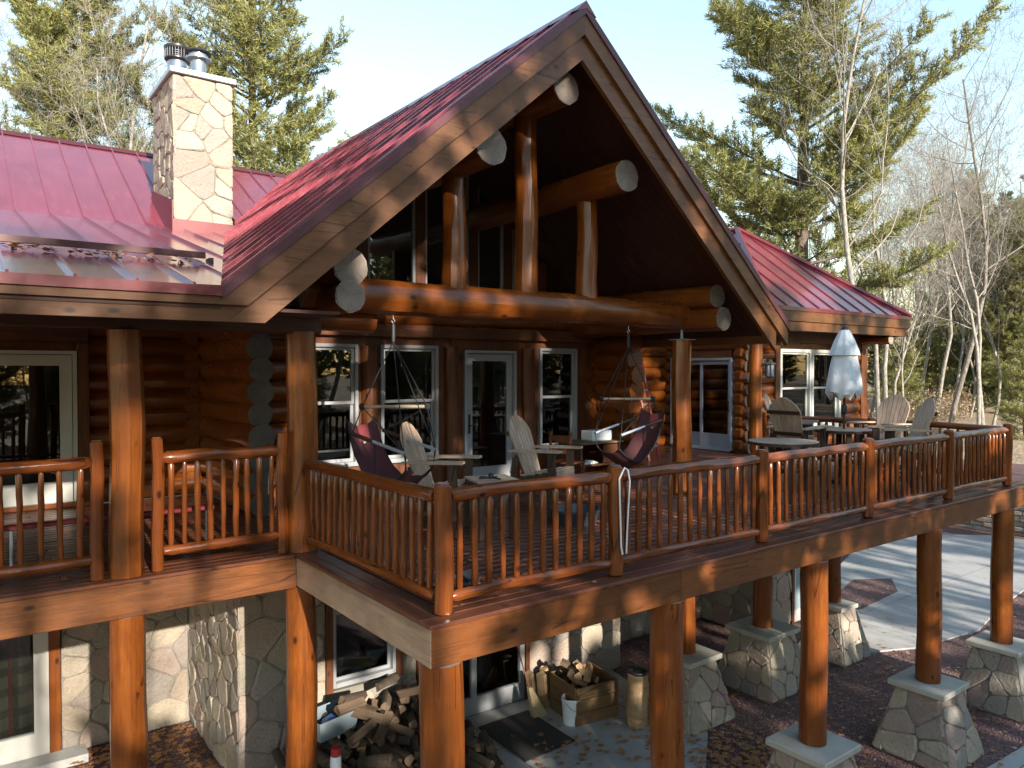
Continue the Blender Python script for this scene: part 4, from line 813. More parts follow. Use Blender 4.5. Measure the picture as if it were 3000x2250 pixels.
# ------------------------------------------------------------------ furniture
def adirondack(lab, grp, seat, top, loc, ang, foot=False):
    """two-tone slatted garden armchair, faces +x"""
    t = thing('adirondack_chair', lab, 'chair', loc, grp, world=False, rotz=ang); arm = seat + .26; rnd = random.Random(4)
    for sy in (-1, 1):
        y = sy * .29
        part('leg', MB().cbox(.20, .31, y - .02, y + .02, 0, arm - .015, .005), 'polybrown', t)
        part('leg', MB().hexa([(-.42, y - .018, 0), (-.30, y - .018, 0), (-.30, y + .018, 0), (-.42, y + .018, 0), (-.33, y - .018, arm - .1), (-.25, y - .018, arm - .1), (-.25, y + .018, arm - .1), (-.33, y + .018, arm - .1)]), 'polybrown', t)
        part('seat_rail', MB().hexa([(-.38, y * .92 - .016, seat - .25), (.30, y * .92 - .016, seat - .12), (.30, y * .92 + .016, seat - .12), (-.38, y * .92 + .016, seat - .25), (-.38, y * .92 - .016, seat - .13), (.30, y * .92 - .016, seat - .01), (.30, y * .92 + .016, seat - .01), (-.38, y * .92 + .016, seat - .13)]), 'polybrown', t)
        ya = sy * .33
        part('armrest', MB().prism([(.40, ya - .07, arm), (.40, ya + .07, arm), (.1, ya + .075, arm), (-.36, ya + .035, arm - .02), (-.36, ya - .035, arm - .02), (.1, ya - .06, arm)], (0, 0, .028)), 'weather', t)
        part('arm_bracket', MB().prism([(.20, y + sy * .021, arm - .002), (.30, y + sy * .021, arm - .002), (.25, y + sy * .021, arm - .2)], (0, sy * .02, 0)), 'polybrown', t)
    for i in range(5):
        x = .33 - i * .115; z = seat - .005 - i * .022
        part('seat_slat', MB().cbox(x - .105, x, -.265, .265, z, z + .025, .006), 'weather', t)
    part('front_board', MB().cbox(.312, .335, -.27, .27, seat - .11, seat - .008, .004), 'weather', t)
    b0 = Vector((-.17, 0, seat - .12)); L = (top - b0.z) / math.cos(R_(20)); d = Vector((-math.sin(R_(20)), 0, math.cos(R_(20)))); nrm = Vector((math.cos(R_(20)), 0, math.sin(R_(20))))
    n = 7
    for i in range(n):
        s0 = (i - n / 2) / n; s1 = (i + 1 - n / 2) / n; g = .0065; wb, wt = .44, .62
        def P(s, l, off): w = wb + (wt - wb) * min(1, l / (L * .8)); return b0 + d * l + Vector((0, s * w + off, 0))
        la, lb = (L - .26 * (abs(s) * 2) ** 2.2 for s in (s0, s1)); sm = (s0 + s1) / 2; lm = L - .26 * (abs(sm) * 2) ** 2.2
        part('back_slat', MB().prism([P(s0, 0, g), P(s1, 0, -g), P(s1, lb, -g), P(sm, lm, 0), P(s0, la, g)], nrm * .022), 'weather', t)
    for l, w in ((L * .72, .30), (.30, .26)):
        c = b0 + d * l - nrm * .002; part('back_brace', MB().hexa([c + Vector((-.03, -w, -.03)), c + Vector((0, -w, -.03)), c + Vector((0, w, -.03)), c + Vector((-.03, w, -.03)), c + Vector((-.05, -w, .03)), c + Vector((-.02, -w, .03)), c + Vector((-.02, w, .03)), c + Vector((-.05, w, .03))]), 'polybrown', t)
    if foot: part('foot_rest', MB().cbox(.26, .36, -.27, .27, .2, .225, .004).box(.0, .26, -.27, -.24, .2, .224).box(.0, .26, .24, .27, .2, .224), 'polybrown', t)
    part('stretcher', MB().box(-.36, .25, -.282, -.262, .24, .28).box(-.36, .25, .262, .282, .24, .28), 'polybrown', t)
    return t
adirondack('two-tone slatted armchair between hanging chair and side table, its back half sunlit', 'slatted armchairs', .60, 1.31, (4.72, 7.75, 0), R_(-52))
adirondack('two-tone slatted armchair beside the glass door facing the railing', 'slatted armchairs', .60, 1.31, (6.5, 7.95, 0), R_(-66))
tall = [('tall slatted armchair at the parasol table, half hidden by the chair before it', (12.2, 7.82), (12.6, 6.92)), ('tall slatted armchair turning its brown back, next to the small round table', (11.29, 7.13), (12.29, 7.13)), ('tall slatted armchair at the parasol table with its grey front slats towards the railing', (13.17, 6.7), (12.18, 6.8)), ('tall slatted armchair at the parasol table turning its dark back, nearest the far end post', (12.2, 5.9), (11.45, 6.56))]
for lab, (x, y), (tx, ty) in tall: adirondack(lab, 'tall slatted armchairs round the parasol table', .74, 1.50, (x, y, 0), math.atan2(ty - y, tx - x), True)
def round_table(lab, loc, r, h):
    t = thing('round_table', lab, 'table', loc, world=False)
    part('table_top', MB().lathe([(r - .03, h - .04), (r, h - .035), (r, h - .004), (r - .008, h)], 36), 'weather', t, True)
    part('rim', MB().lathe([(r + .002, h - .055), (r + .014, h - .055), (r + .014, h - .012), (r + .002, h - .012)], 36), 'polybrown', t, True)
    for i in range(4):
        a = R_(45 + 90 * i); k = MB().hexa([tuple(Vector((math.cos(a), math.sin(a), 0)) * q[0] + Vector((-math.sin(a), math.cos(a), 0)) * q[1] + Vector((0, 0, q[2]))) for q in ((r * .72, -.045, 0), (r * .8, -.045, 0), (r * .8, .045, 0), (r * .72, .045, 0), (r * .55, -.045, h - .056), (r * .66, -.045, h - .056), (r * .66, .045, h - .056), (r * .55, .045, h - .056))]); part('leg', k, 'polybrown', t)
    part('shelf', MB().box(-r * .5, r * .5, -.05, .05, h * .45, h * .45 + .03).box(-.05, .05, -r * .5, r * .5, h * .45 + .031, h * .45 + .06), 'polybrown', t); return t
round_table('small round weathered table behind the front railing', (9.98, 6.55, 0), .50, .89)
round_table('round weathered table with the parasol pole through it', (12.36, 6.93, 0), .47, .93)
# parasol, furled
pa = thing('parasol', 'furled pale blue-grey parasol on a dark pole in the round table', 'parasol', (12.36, 6.93, 0)); px_, py_ = 12.36, 6.93
part('pole', MB().tube([(px_, py_, .06), (px_, py_, 2.62)], .022, 10), 'polybrown', pa); part('base', MB().lathe([(.24, 0), (.24, .05), (.05, .09), (.04, .3)], 20, (px_, py_, .002)), 'black', pa)
part('crank', MB().lathe([(.03, 0), (.05, .04), (.05, .14), (.03, .18)], 12, (px_, py_, 1.18)), 'black', pa)
k = MB(); prof = [(.22, 1.48), (.29, 1.56), (.275, 1.74), (.235, 1.99), (.19, 2.24), (.16, 2.36)]; N = 32
rnd = random.Random(8)
for r, z in prof:
    for j in range(N): a = j * math.tau / N; f = 1 + .10 * math.cos(a * 6 + z) * (r / .3) + rnd.uniform(-.03, .03); k.v.append((px_ + r * f * math.cos(a) * .98, py_ + r * f * math.sin(a) * .98, z + .05 * math.cos(a * 8 + z) * (1 if z < 1.5 else 0) + .03 * math.sin(a * 3)))
for i in range(len(prof) - 1):
    for j in range(N): k.f.append((i * N + j, i * N + (j + 1) % N, (i + 1) * N + (j + 1) % N, (i + 1) * N + j)); k.mi.append(0)
part('canopy', k, 'umbrella', pa, True)
k = MB(); prof = [(.235, 2.20), (.215, 2.28), (.15, 2.47), (.08, 2.62), (.055, 2.65)]
for r, z in prof:
    for j in range(N): a = j * math.tau / N; f = 1 + .1 * math.cos(a * 8 + 1); k.v.append((px_ + r * f * math.cos(a), py_ + r * f * math.sin(a), z + (.035 * math.cos(a * 4) if z < 2.2 else 0)))
for i in range(len(prof) - 1):
    for j in range(N): k.f.append((i * N + j, i * N + (j + 1) % N, (i + 1) * N + (j + 1) % N, (i + 1) * N + j)); k.mi.append(0)
part('canopy_top', k, 'umbrella', pa, True); part('finial', MB().lathe([(.065, 2.63), (.07, 2.66), (.05, 2.69), (.01, 2.71)], 14, (px_, py_, 0)), 'black', pa, True)
# low side table between the two armchairs
st_ = thing('side_table', 'small slatted side table between the two armchairs', 'table', (5.05, 7.15, 0), world=False, rotz=R_(-15))
for i in range(5): part('table_slat', MB().cbox(-.26, .26, -.25 + i * .102, -.155 + i * .102, .66, .685, .005), 'weather', st_)
for sx in (-1, 1):
    for sy in (-1, 1): part('leg', MB().cbox(sx * .19 - .03, sx * .19 + .03, sy * .18 - .02, sy * .18 + .02, 0, .62, .004), 'polybrown', st_)
part('apron', MB().box(-.25, .25, -.235, -.21, .6, .659).box(-.25, .25, .21, .235, .6, .659).box(-.25, -.225, -.21, .21, .6, .659).box(.225, .25, -.21, .21, .6, .659), 'polybrown', st_)
tv = MB()
for q in ((.07, .03), (-.08, .02), (.02, -.08), (-.03, .08)): tv.tube([(5.02, 7.12, .70), (5.02 + q[0], 7.12 + q[1], .696), (5.02 + q[0] * 1.8, 7.12 + q[1] * 1.8, .692)], .009, 6)
tv.lathe([(.02, .686), (.035, .70), (.03, .735), (.012, .75)], 10, (5.02, 7.12, 0)); part('sprinkler', tv, 'black', None, label='small black spider-legged sprinkler on the side table', cat='sprinkler')
# hanging chairs
def hanging(lab, hook, fang, bang):
    t = thing('hanging_chair', lab, 'hanging chair', (hook[0], hook[1], 0), 'canvas hanging chairs'); H = Vector(hook); f = Vector((math.cos(fang), math.sin(fang), 0)); s = Vector((-f.y, f.x, 0)); b = Vector((math.cos(bang), math.sin(bang), 0)); Z = Vector((0, 0, 1))
    part('hook', MB().tube([H + Z * .04, H - Z * .05, H - Z * .08 + b * .02, H - Z * .11, H - Z * .08 - b * .02], .008, 6), 'steel', t)
    k1 = H - Z * .12; part('spring', MB().tube([k1, k1 - Z * .2], .025, 8), 'black', t)
    c = H - Z * 1.08 + f * .02; e = [c - b * .38, c + b * .38]
    part('spreader_bar', MB().tube([e[0], e[1]], .021, 8), 'pale_bar', t)
    for q in e: part('bar_knot', MB().lathe([(.02, -.04), (.036, -.02), (.036, .02), (.02, .04)], 8, q), 'rope_black', t)
    A = H - Z * 1.50
    arms = []
    for sy in (-1, 1):
        p0 = A + s * sy * .26 - f * .42 + Z * .10; p1 = A + s * sy * .26 + f * .42 - Z * .08; arms.append((p0, p1))
        part('armrest', MB().tube([p0, p1], .021, 8), 'alu', t)
        part('arm_pad', MB().tube([p0 - (p1 - p0) * .02, p0 + (p1 - p0) * .42], .026, 8), 'polybrown', t)
    r = MB(); kb = k1 - Z * .2
    for q in e: r.tube([kb, q], .007, 5)
    for sy in (0, 1):
        for j in (0, 1): r.tube([e[sy], arms[sy][j]], .007, 5)
        r.tube([kb, kb.lerp(arms[sy][1], .5) , arms[sy][1]], .006, 5)
    # fabric profile from back edge to front lip
    prof = [(-.56, -1.30), (-.50, -1.48), (-.40, -1.70), (-.26, -1.90), (-.06, -2.02), (.14, -2.03), (.30, -1.96), (.42, -1.84)]
    k = MB(); m_ = 9; vv = []
    for i, (x, z) in enumerate(prof):
        w = .22 + .03 * math.sin(i / 7 * math.pi)
        for j in range(m_):
            u = j / (m_ - 1) * 2 - 1; sag = .16 * (1 - u * u) * math.sin((i + .6) / 8 * math.pi); vv.append(H + f * (x - sag * .35) + s * (u * w) + Z * (z - sag * .5 + .06 * u * u + .012 * math.sin(i * 2.1 + j * 1.7)))
    for i in range(len(prof) - 1):
        for j in range(m_ - 1): k.f.append((i * m_ + j, i * m_ + j + 1, (i + 1) * m_ + j + 1, (i + 1) * m_ + j)); k.mi.append(1 if i == 0 and 2 < j < 6 else 0)  # painted sun spot at the top of the back
    k.v = [tuple(q) for q in vv]; o = part('seat', k, ['canvas', 'canvas_sun'], t, True); sm = o.modifiers.new('thickness', 'SOLIDIFY'); sm.thickness = .012; sub = o.modifiers.new('smooth', 'SUBSURF'); sub.levels = 1; sub.render_levels = 2
    cr = [vv[0], vv[m_ - 1], vv[-m_], vv[-1]]
    r.tube([arms[0][0], cr[0]], .006, 5).tube([arms[1][0], cr[1]], .006, 5).tube([arms[0][1], cr[2]], .006, 5).tube([arms[1][1], cr[3]], .006, 5)
    for sy, jj in ((0, 0), (1, m_ - 1)):
        r.tube([vv[i * m_ + jj] + Z * .004 for i in range(len(prof))], .011, 5); r.tube([arms[sy][0].lerp(arms[sy][1], .45), vv[4 * m_ + jj]], .008, 5)
    part('ropes', r, 'rope_black', t)
    fr = MB(); g = [vv[-m_ + 0] - Z * .02 , vv[-1] - Z * .02]
    part('tag', MB().prism([vv[m_ + 4] + f * .02, vv[m_ + 4] + f * .02 + s * .04, vv[m_ + 4] + f * .02 + s * .04 - Z * .03, vv[m_ + 4] + f * .02 - Z * .03], f * .004), 'paper', t)
Y_ = R_(YAW); rt_ang = -Y_
hanging('maroon canvas hanging chair with grey bars by the thick corner post', (4.14, V1, 2.60), rt_ang - R_(36), rt_ang + R_(2)); hanging('maroon canvas hanging chair near the red ladder, turned to face the other', (8.02, V1, 2.60), rt_ang - R_(180 - 38), rt_ang + R_(0))
# red step ladder in the recess
ld = thing('step_ladder', 'red fibreglass step ladder with pale treads in the log recess', 'ladder', (12.0, 11.5, 0), world=False, rotz=R_(-70))
for sy in (-1, 1):
    part('side_rail', MB().tube([(.42, sy * .27, 0), (.02, sy * .16, 2.35)], .028, 4), 'ladder_red', ld); part('back_leg', MB().tube([(-.5, sy * .25, 0), (-.03, sy * .15, 2.3)], .018, 4), 'ladder_red', ld)
for i in range(7): z = .3 + i * .305; x = .42 - .4 * z / 2.35; w = .26 - .11 * z / 2.35; part('tread', MB().cbox(x - .05, x + .04, -w, w, z - .03, z, .004), 'alu', ld)
part('top_cap', MB().cbox(-.09, .08, -.18, .18, 2.33, 2.39, .01), 'ladder_red', ld)
# wooden cabinet, chair and box by the far window
cb = thing('cabinet', 'small brown wooden cabinet with shelf below the narrow porch window', 'cabinet', (8.75, 9.55, 0))
part('top', MB().cbox(8.3, 9.3, 9.2, 9.85, .70, .73, .006), 'box_wood', cb); part('side_panel', MB().box(8.34, 8.37, 9.24, 9.82, 0, .70), 'brown_z', cb); part('side_panel', MB().box(9.2, 9.23, 9.24, 9.82, 0, .70), 'brown_z', cb); part('back_panel', MB().box(8.37, 9.2, 9.79, 9.81, 0.02, .70), 'brown_z', cb); part('shelf', MB().box(8.37, 9.2, 9.25, 9.79, .33, .36), 'brown_x', cb); part('drawer', MB().cbox(8.85, 9.19, 9.23, 9.26, .37, .68, .004), 'brown_x', cb)
part('storage_box', MB().cbox(8.75, 9.22, 9.4, 9.7, .73, .90, .015), 'plastic_white', None, label='pale lidded box standing on the wooden cabinet', cat='box')
part('papers', MB().cbox(8.45, 8.65, 9.3, 9.5, .36, .39, .002).hexa([(8.66, 9.3, .36), (8.82, 9.34, .36), (8.8, 9.5, .36), (8.64, 9.46, .36), (8.66, 9.3, .42), (8.82, 9.34, .38), (8.8, 9.5, .38), (8.64, 9.46, .42)]), 'paper', None, label='white folded papers on the cabinet shelf', cat='papers')
wc = thing('wooden_chair', 'plain brown wooden chair in front of the small cabinet', 'chair', (8.0, 9.2, 0), world=False, rotz=R_(15))
for sx in (-1, 1):
    for sy in (-1, 1): part('leg', MB().cbox(sx * .19 - .02, sx * .19 + .02, sy * .19 - .02, sy * .19 + .02, 0, .44 if sx > 0 else .95, .004), 'brown_z', wc)
part('seat', MB().cbox(-.22, .22, -.22, .22, .44, .47, .008), 'brown_x', wc)
for z in (.6, .8): part('back_rail', MB().cbox(-.2, -.18, -.17, .17, z, z + .1, .004), 'brown_x', wc)
# basin and hose on the deck
part('wash_tub', MB().lathe([(.27, 0.002), (.32, .16), (.335, .165), (.335, .19), (.30, .19), (.25, .03)], 28, (6.35, 7.15, 0)), 'hose', None, True, label='low round dark tub on the deck behind the front railing', cat='tub')
k = MB(); pts = [(3.62 + (.15 + .0012 * i) * math.cos(i * .5), 5.75 + (.15 + .0012 * i) * math.sin(i * .5), .016 + .00045 * i) for i in range(90)]
k.tube(pts, .012, 6); part('garden_hose', k, 'hose', None, True, label='coiled dark garden hose on the deck behind the side railing', cat='hose')
# folding bench on the side porch
fb = thing('folding_bench', 'long narrow folding bench with red edge and grey steel legs on the side porch', 'bench', (1.3, 8.75, 0))
part('bench_top', MB().cbox(.30, 2.35, 8.72, 8.82, .385, .43, .008), 'bench_red', fb)
for x in (.45, 1.02, 1.62, 2.05, 2.28): part('leg', MB().tube([(x, 8.77, 0), (x, 8.77, .384)], .016, 8), 'galv', fb)
# wall lanterns
def lantern(lab, p, face):
    t = thing('wall_lantern', lab, 'lantern', p, 'wall lanterns'); x, y, z = p; fx, fy = face
    cx, cy = x + fx * .16, y + fy * .16
    part('back_plate', MB().cbox(x - (.07 if fy else .012), x + (.07 if fy else .012), y - (.07 if fx else .012), y + (.07 if fx else .012), z - .05, z + .12, .004), 'lantern', t)
    part('arm', MB().tube([(x, y, z + .08), (cx, cy, z + .10), (cx, cy, z + .04)], .012, 6), 'lantern', t)
    part('roof', MB().lathe([(.10, 0), (.14, .0), (.13, .02), (.06, .06), (.03, .10), (.01, .12)], 8, (cx, cy, z)), 'lantern', t); part('base', MB().lathe([(.04, -.03), (.10, 0), (.10, .02)], 8, (cx, cy, z - .30)), 'lantern', t)
    for i in range(4): a = R_(45 + 90 * i); part('bar', MB().box(cx + .095 * math.cos(a) - .008, cx + .095 * math.cos(a) + .008, cy + .095 * math.sin(a) - .008, cy + .095 * math.sin(a) + .008, z - .281, z), 'lantern', t)
    part('glass', MB().lathe([(.085, 0), (.085, .27)], 8, (cx, cy, z - .275)), 'lantern_glass', t)
lantern('bronze wall lantern beside the sliding glass door', (15.05, 10.385, 2.08), (0, -1)); lantern('dark wall lantern on the shaded fieldstone wall under the deck', (3.72, SC - .045, -1.35), (0, -1))
# ------------------------------------------------------------------ under the deck
# firewood: split pieces, each one its own
FW = []; FW_SHADE = []
for i in range(6):
    rnd = random.Random(40 + i); k = MB(); L = .42; n = rnd.choice((3, 4, 5)); r = rnd.uniform(.075, .105)
    base = [(r * math.cos(a), r * math.sin(a)) for a in [R_(-50 + 100 * j / 4) for j in range(5)]] + ([(-r * .5, .01)] if n == 3 else [(-r * .45, r * .4), (-r * .5, -r * .35)])
    m_ = len(base)
    for x in (-L / 2, L / 2):
        for a, b in base: k.v.append((x + rnd.uniform(-.012, .012), a, b))
    for j in range(m_): j2 = (j + 1) % m_; k.f.append((j, j2, m_ + j2, m_ + j)); k.mi.append(0 if j < 4 else 1)
    k.f += [tuple(range(m_))[::-1], tuple(range(m_, 2 * m_))]; k.mi += [1, 1]; FW.append(k.mesh('firewood', ['bark', 'split'])); FW_SHADE.append(k.mesh('firewood', ['bark', 'split_shade']))
rnd = random.Random(6); cnt = 0
def prof(u): return .28 + .62 * math.exp(-((u - 4.6) / 1.1) ** 2) + .15 * math.sin(u * 5)
u = 3.35
for row in range(4):
    y = 8.36 + row * .40; u = 3.35 + rnd.uniform(0, .1)
    while u < 6.25 - row * .05:
        hmax = min(1.35, prof(u) * (.35 + .22 * row) + .12); z = GZ + .08 if row == 0 else GZ + max(.08, prof(u) * (.35 + .22 * (row - 1)) - .12)
        while z < GZ + hmax:
            o = link('firewood', rnd.choice(FW_SHADE), None, (u + rnd.uniform(-.04, .04), y + rnd.uniform(-.06, .06), z), (rnd.uniform(0, 6.2), rnd.uniform(-.2, .2), R_(90) + rnd.uniform(-.55, .55)), 'split firewood log in the dark heap under the deck', 'firewood', 'firewood heap under the deck'); cnt += 1; z += .15
        u += .19
for i in range(16):
    u = rnd.uniform(3.6, 6.0); y = rnd.uniform(8.3, 9.6); o = link('firewood', rnd.choice(FW_SHADE), None, (u, y, GZ + min(1.35, prof(u) * (.35 + .22 * (y - 8.3) / .34) + .12) + .1), (rnd.uniform(0, 6), rnd.uniform(-.5, .5), rnd.uniform(0, 6)), 'split firewood log in the dark heap under the deck', 'firewood', 'firewood heap under the deck')
# crate with firewood
cr = thing('wooden_crate', 'open wooden crate holding pale split firewood on the patio', 'crate', (8.15, 8.95, GZ), world=False, rotz=R_(-8)); w, d, h = .40, .38, .62
for i in range(3):
    z0 = .012 + i * .2
    for sy in (-1, 1): part('plank', MB().cbox(-w, w, sy * d - .012, sy * d + .012, z0, z0 + .19, .004), 'box_wood', cr); part('plank', MB().cbox(sy * w - .012, sy * w + .012, -d + .013, d - .013, z0, z0 + .19, .004), 'box_wood', cr)
part('bottom', MB().box(-w + .013, w - .013, -d + .013, d - .013, .012, .03), 'box_wood', cr)
rnd = random.Random(12)
for i in range(16):
    lay = i // 6; o = link('firewood', rnd.choice(FW), None, (8.12 + rnd.uniform(-.2, .2), 9.0 + rnd.uniform(-.18, .18), GZ + .42 + lay * .14 + rnd.uniform(0, .05)), (rnd.uniform(0, 6), rnd.uniform(-.5, .5), rnd.uniform(0, 6)), 'pale split firewood piece heaped in the wooden crate', 'firewood', 'firewood in the crate')
    o.scale = (.8, .9, .9)
for i, (x, y, a) in enumerate(((7.72, 9.45, .2), (7.95, 9.62, -.15), (7.6, 9.6, .1))):
    link('firewood', FW[i], None, (x, y, GZ + .28), (0, R_(80) + a * .3, a), 'upright split log leaning on the wall beside the crate', 'firewood', 'logs leaning beside the crate').scale = (1.4, 1.1, 1.1)
t = thing('log_stump', 'upright peeled log with a black ring lying on top, at the patio edge', 'log', (8.52, 8.12, GZ))
log('trunk', (8.52, 8.12, GZ + .01), (8.53, 8.12, GZ + .82), .17, ['split', 'end'], t, .165, 91, wob=.03)
k = MB(); k.tube([(8.53 + .115 * math.cos(a), 8.12 + .115 * math.sin(a), GZ + .838) for a in [i * math.tau / 20 for i in range(21)]], .028, 8); part('ring', k, 'black', None, True, label='black rubber ring lying on the upright log', cat='ring')
bk_ = thing('bucket', 'white plastic bucket with wire handle beside the crate', 'bucket', (7.74, 8.78, GZ + .012), world=False)
part('pail', MB().lathe([(.135, 0), (.155, .36), (.165, .362), (.165, .39), (.157, .41), (.150, .41), (.148, .36), (.128, .02)], 28), 'plastic_white', bk_, True); part('handle', MB().tube([(.165 * math.cos(a), -.04 - .12 * math.sin(a), .37 - .13 * math.sin(a)) for a in [i * math.pi / 12 for i in range(13)]], .005, 5), 'galv', bk_)
br = thing('broom', 'straw broom leaning against the fieldstone wall', 'broom', (7.35, 9.4, GZ))
part('handle', MB().tube([(7.42, 9.45, GZ + .4), (7.25, 9.83, GZ + 1.6)], .013, 8), 'brown_z', br); part('bristles', MB().hexa([(7.33, 9.2, GZ + .015), (7.60, 9.2, GZ + .015), (7.60, 9.3, GZ + .015), (7.33, 9.3, GZ + .015), (7.39, 9.42, GZ + .42), (7.46, 9.42, GZ + .42), (7.46, 9.48, GZ + .42), (7.39, 9.48, GZ + .42)]), 'straw', br)
mt = thing('door_mat', 'dark rectangular rubber mat on the patio by the firewood', 'mat', (6.9, 8.95, GZ + .012))
part('mat', MB().prism([(6.42, 8.27, GZ + .014), (7.38, 8.29, GZ + .014), (7.42, 9.5, GZ + .014), (6.46, 9.5, GZ + .014)], (0, 0, .02)), 'mat', mt)
tb = thing('storage_tub', 'translucent plastic tub with blue contents on top of the firewood', 'tub', (3.95, 9.3, GZ + .78), world=False, rotz=R_(12))
k = MB(); a, b, c, d = .27, .19, .31, .23
k.hexa([(-a, -b, 0), (a, -b, 0), (a, b, 0), (-a, b, 0), (-c, -d, .26), (c, -d, .26), (c, d, .26), (-c, d, .26)]); k.f.pop(1); k.mi.pop(1); part('tub', k, 'plastic_clear', tb).modifiers.new('thickness', 'SOLIDIFY').thickness = .008
part('contents', MB().hexa([(-.15, -.1, .02), (.1, -.12, .02), (.13, .1, .02), (-.1, .1, .02), (-.1, -.06, .16), (.06, -.08, .19), (.08, .06, .2), (-.06, .08, .15)]), 'plastic_blue', tb)
cn = thing('spray_can', 'white and blue cleaning bottle with red cap beside the deck post', 'bottle', (3.36, 7.75, GZ + .9), world=False)
part('body', MB().lathe([(.05, 0), (.062, .01), (.062, .33), (.055, .38)], 20), 'plastic_white', cn, True); part('sleeve', MB().lathe([(.0625, .05), (.064, .05), (.064, .22), (.0625, .22)], 20), 'plastic_blue', cn, True); part('cap', MB().lathe([(.05, .38), (.052, .38), (.05, .47), (.03, .475)], 18), 'plastic_red', cn, True)
cn2 = thing('small_bottle', 'little white and blue bottle next to the tall cleaning bottle', 'bottle', (3.52, 7.7, GZ + .9), world=False); part('body', MB().lathe([(.02, 0), (.025, .01), (.025, .12), (.015, .14)], 14), 'plastic_blue', cn2, True); part('cap', MB().lathe([(.015, .14), (.018, .14), (.018, .18), (.012, .185)], 12), 'plastic_white', cn2, True)
tbx = thing('work_stand', 'pale low work stand carrying the cleaning bottles', 'stand', (3.35, 7.75, GZ), world=False); part('top', MB().cbox(-.35, .35, -.25, .25, .86, .9, .01), 'plastic_white', tbx)
for sx in (-1, 1):
    for sy in (-1, 1): part('leg', MB().box(sx * .3 - .02, sx * .3 + .02, sy * .2 - .02, sy * .2 + .02, .0, .859), 'galv', tbx)
# fallen leaves on mulch and patio
def leafpatch(name, n, fn, seed, mat, s0, s1, zf):
    rnd = random.Random(seed); k = MB()
    for i in range(n):
        x, y = fn(rnd); z = zf(x, y); a = rnd.uniform(0, 6.3); s = rnd.uniform(s0, s1); tl = rnd.uniform(-.4, .4)
        P = []
        for q in range(5):
            an = a + q * math.tau / 5; P.append((x + s * math.cos(an), y + s * math.sin(an) * .9, z + .006 + s * .5 * (1 + tl * math.cos(an)) * rnd.uniform(.2, .9))); an += math.tau / 10; P.append((x + .4 * s * math.cos(an), y + .4 * s * math.sin(an), z + .006 + s * .25))
        k.quadpts(P)
    part(name, k, mat, None, kind='stuff')
gz_ = lambda x, y: GZ + .01
leafpatch('fallen_leaves', 520, lambda r: (r.uniform(1.3, 2.9), r.uniform(9.0, 12.35)), 21, 'leaf_dry', .04, .085, gz_); leafpatch('fallen_leaves', 90, lambda r: (r.gauss(7.6, .7), r.gauss(7.9, .45)), 22, 'leaf_dry', .04, .08, gz_)
leafpatch('fallen_leaves', 520, lambda r: (r.uniform(8.2, 15), r.uniform(3.6, 9.2)), 23, 'leaf_dry', .03, .065, gz_); leafpatch('fallen_leaves', 350, lambda r: (r.uniform(9, 22), r.uniform(3.6, 11)), 24, 'leaf_tan', .025, .055, gz_)
leafpatch('fallen_leaves', 350, lambda r: (r.gauss(9.0, .5), r.gauss(6.4, .6)), 25, 'leaf_dry', .035, .075, gz_)
# dry-stacked retaining wall beyond the driveway
rw = thing('retaining_wall', 'dry-stacked flat stone retaining wall beyond the driveway', 'wall', (28.7, 6, GZ)); part('core', MB().box(28.62, 28.74, -6, 14.5, GZ, -1.9), 'mortar', rw)
rnd = random.Random(31); z = GZ - .02; row = 0; cnt = 0
while z < -1.85:
    h = rnd.uniform(.15, .22); y = 4.5 + rnd.uniform(-.3, 0)
    while y < 14.4 and cnt < 300:
        L = rnd.uniform(.35, .85); part('stone', MB().cbox(28.50 + rnd.uniform(-.05, .05), 28.8, y, y + L - .012, z, z + h - .012, .025), 'stone', rw); y += L; cnt += 1
    z += h
# ------------------------------------------------------------------ trees
class NB:
    """numpy mesh collector"""
    def __init__(s): s.V = []; s.T = []; s.n = 0
    def tube(s, P, Rr, n):
        P = np.asarray(P, float); k = len(P); t = np.gradient(P, axis=0); t /= np.linalg.norm(t, axis=1)[:, None] + 1e-9
        ref = np.array([0, 0, 1.]) if abs(t[0, 2]) < .8 else np.array([1., 0, 0]); a = np.cross(t, ref); a /= np.linalg.norm(a, axis=1)[:, None] + 1e-9; b = np.cross(t, a)
        an = np.arange(n) * 2 * np.pi / n
        V = P[:, None, :] + np.asarray(Rr)[:, None, None] * (np.cos(an)[None, :, None] * a[:, None, :] + np.sin(an)[None, :, None] * b[:, None, :])
        i = np.arange(k - 1)[:, None] * n; j = np.arange(n)[None, :]; j2 = (j + 1) % n
        q0, q1, q2, q3 = i + j, i + j2, i + n + j2, i + n + j
        T = np.concatenate([np.stack([q0, q1, q2], -1).reshape(-1, 3), np.stack([q0, q2, q3], -1).reshape(-1, 3)]) + s.n
        s.V.append(V.reshape(-1, 3)); s.T.append(T); s.n += k * n
    def tris(s, V): m = len(V); s.V.append(V.reshape(-1, 3)); s.T.append(np.arange(m * 3).reshape(-1, 3) + s.n); s.n += m * 3
    def arrays(s): return np.concatenate(s.V), np.concatenate(s.T)
    def mesh(s, name, mat, smooth=True):
        V, T = s.arrays(); return npmesh(name, V, T, mat, smooth)
def npmesh(name, V, T, mat, smooth=True):
    me = bpy.data.meshes.new(name); me.vertices.add(len(V)); me.vertices.foreach_set('co', V.astype(np.float32).ravel()); me.loops.add(len(T) * 3); me.loops.foreach_set('vertex_index', T.astype(np.int32).ravel())
    me.polygons.add(len(T)); me.polygons.foreach_set('loop_start', np.arange(0, len(T) * 3, 3, dtype=np.int32)); me.polygons.foreach_set('loop_total', np.full(len(T), 3, dtype=np.int32))
    if smooth: me.polygons.foreach_set('use_smooth', np.ones(len(T), dtype=bool))
    me.materials.append(M[mat]); me.update(calc_edges=True); return me
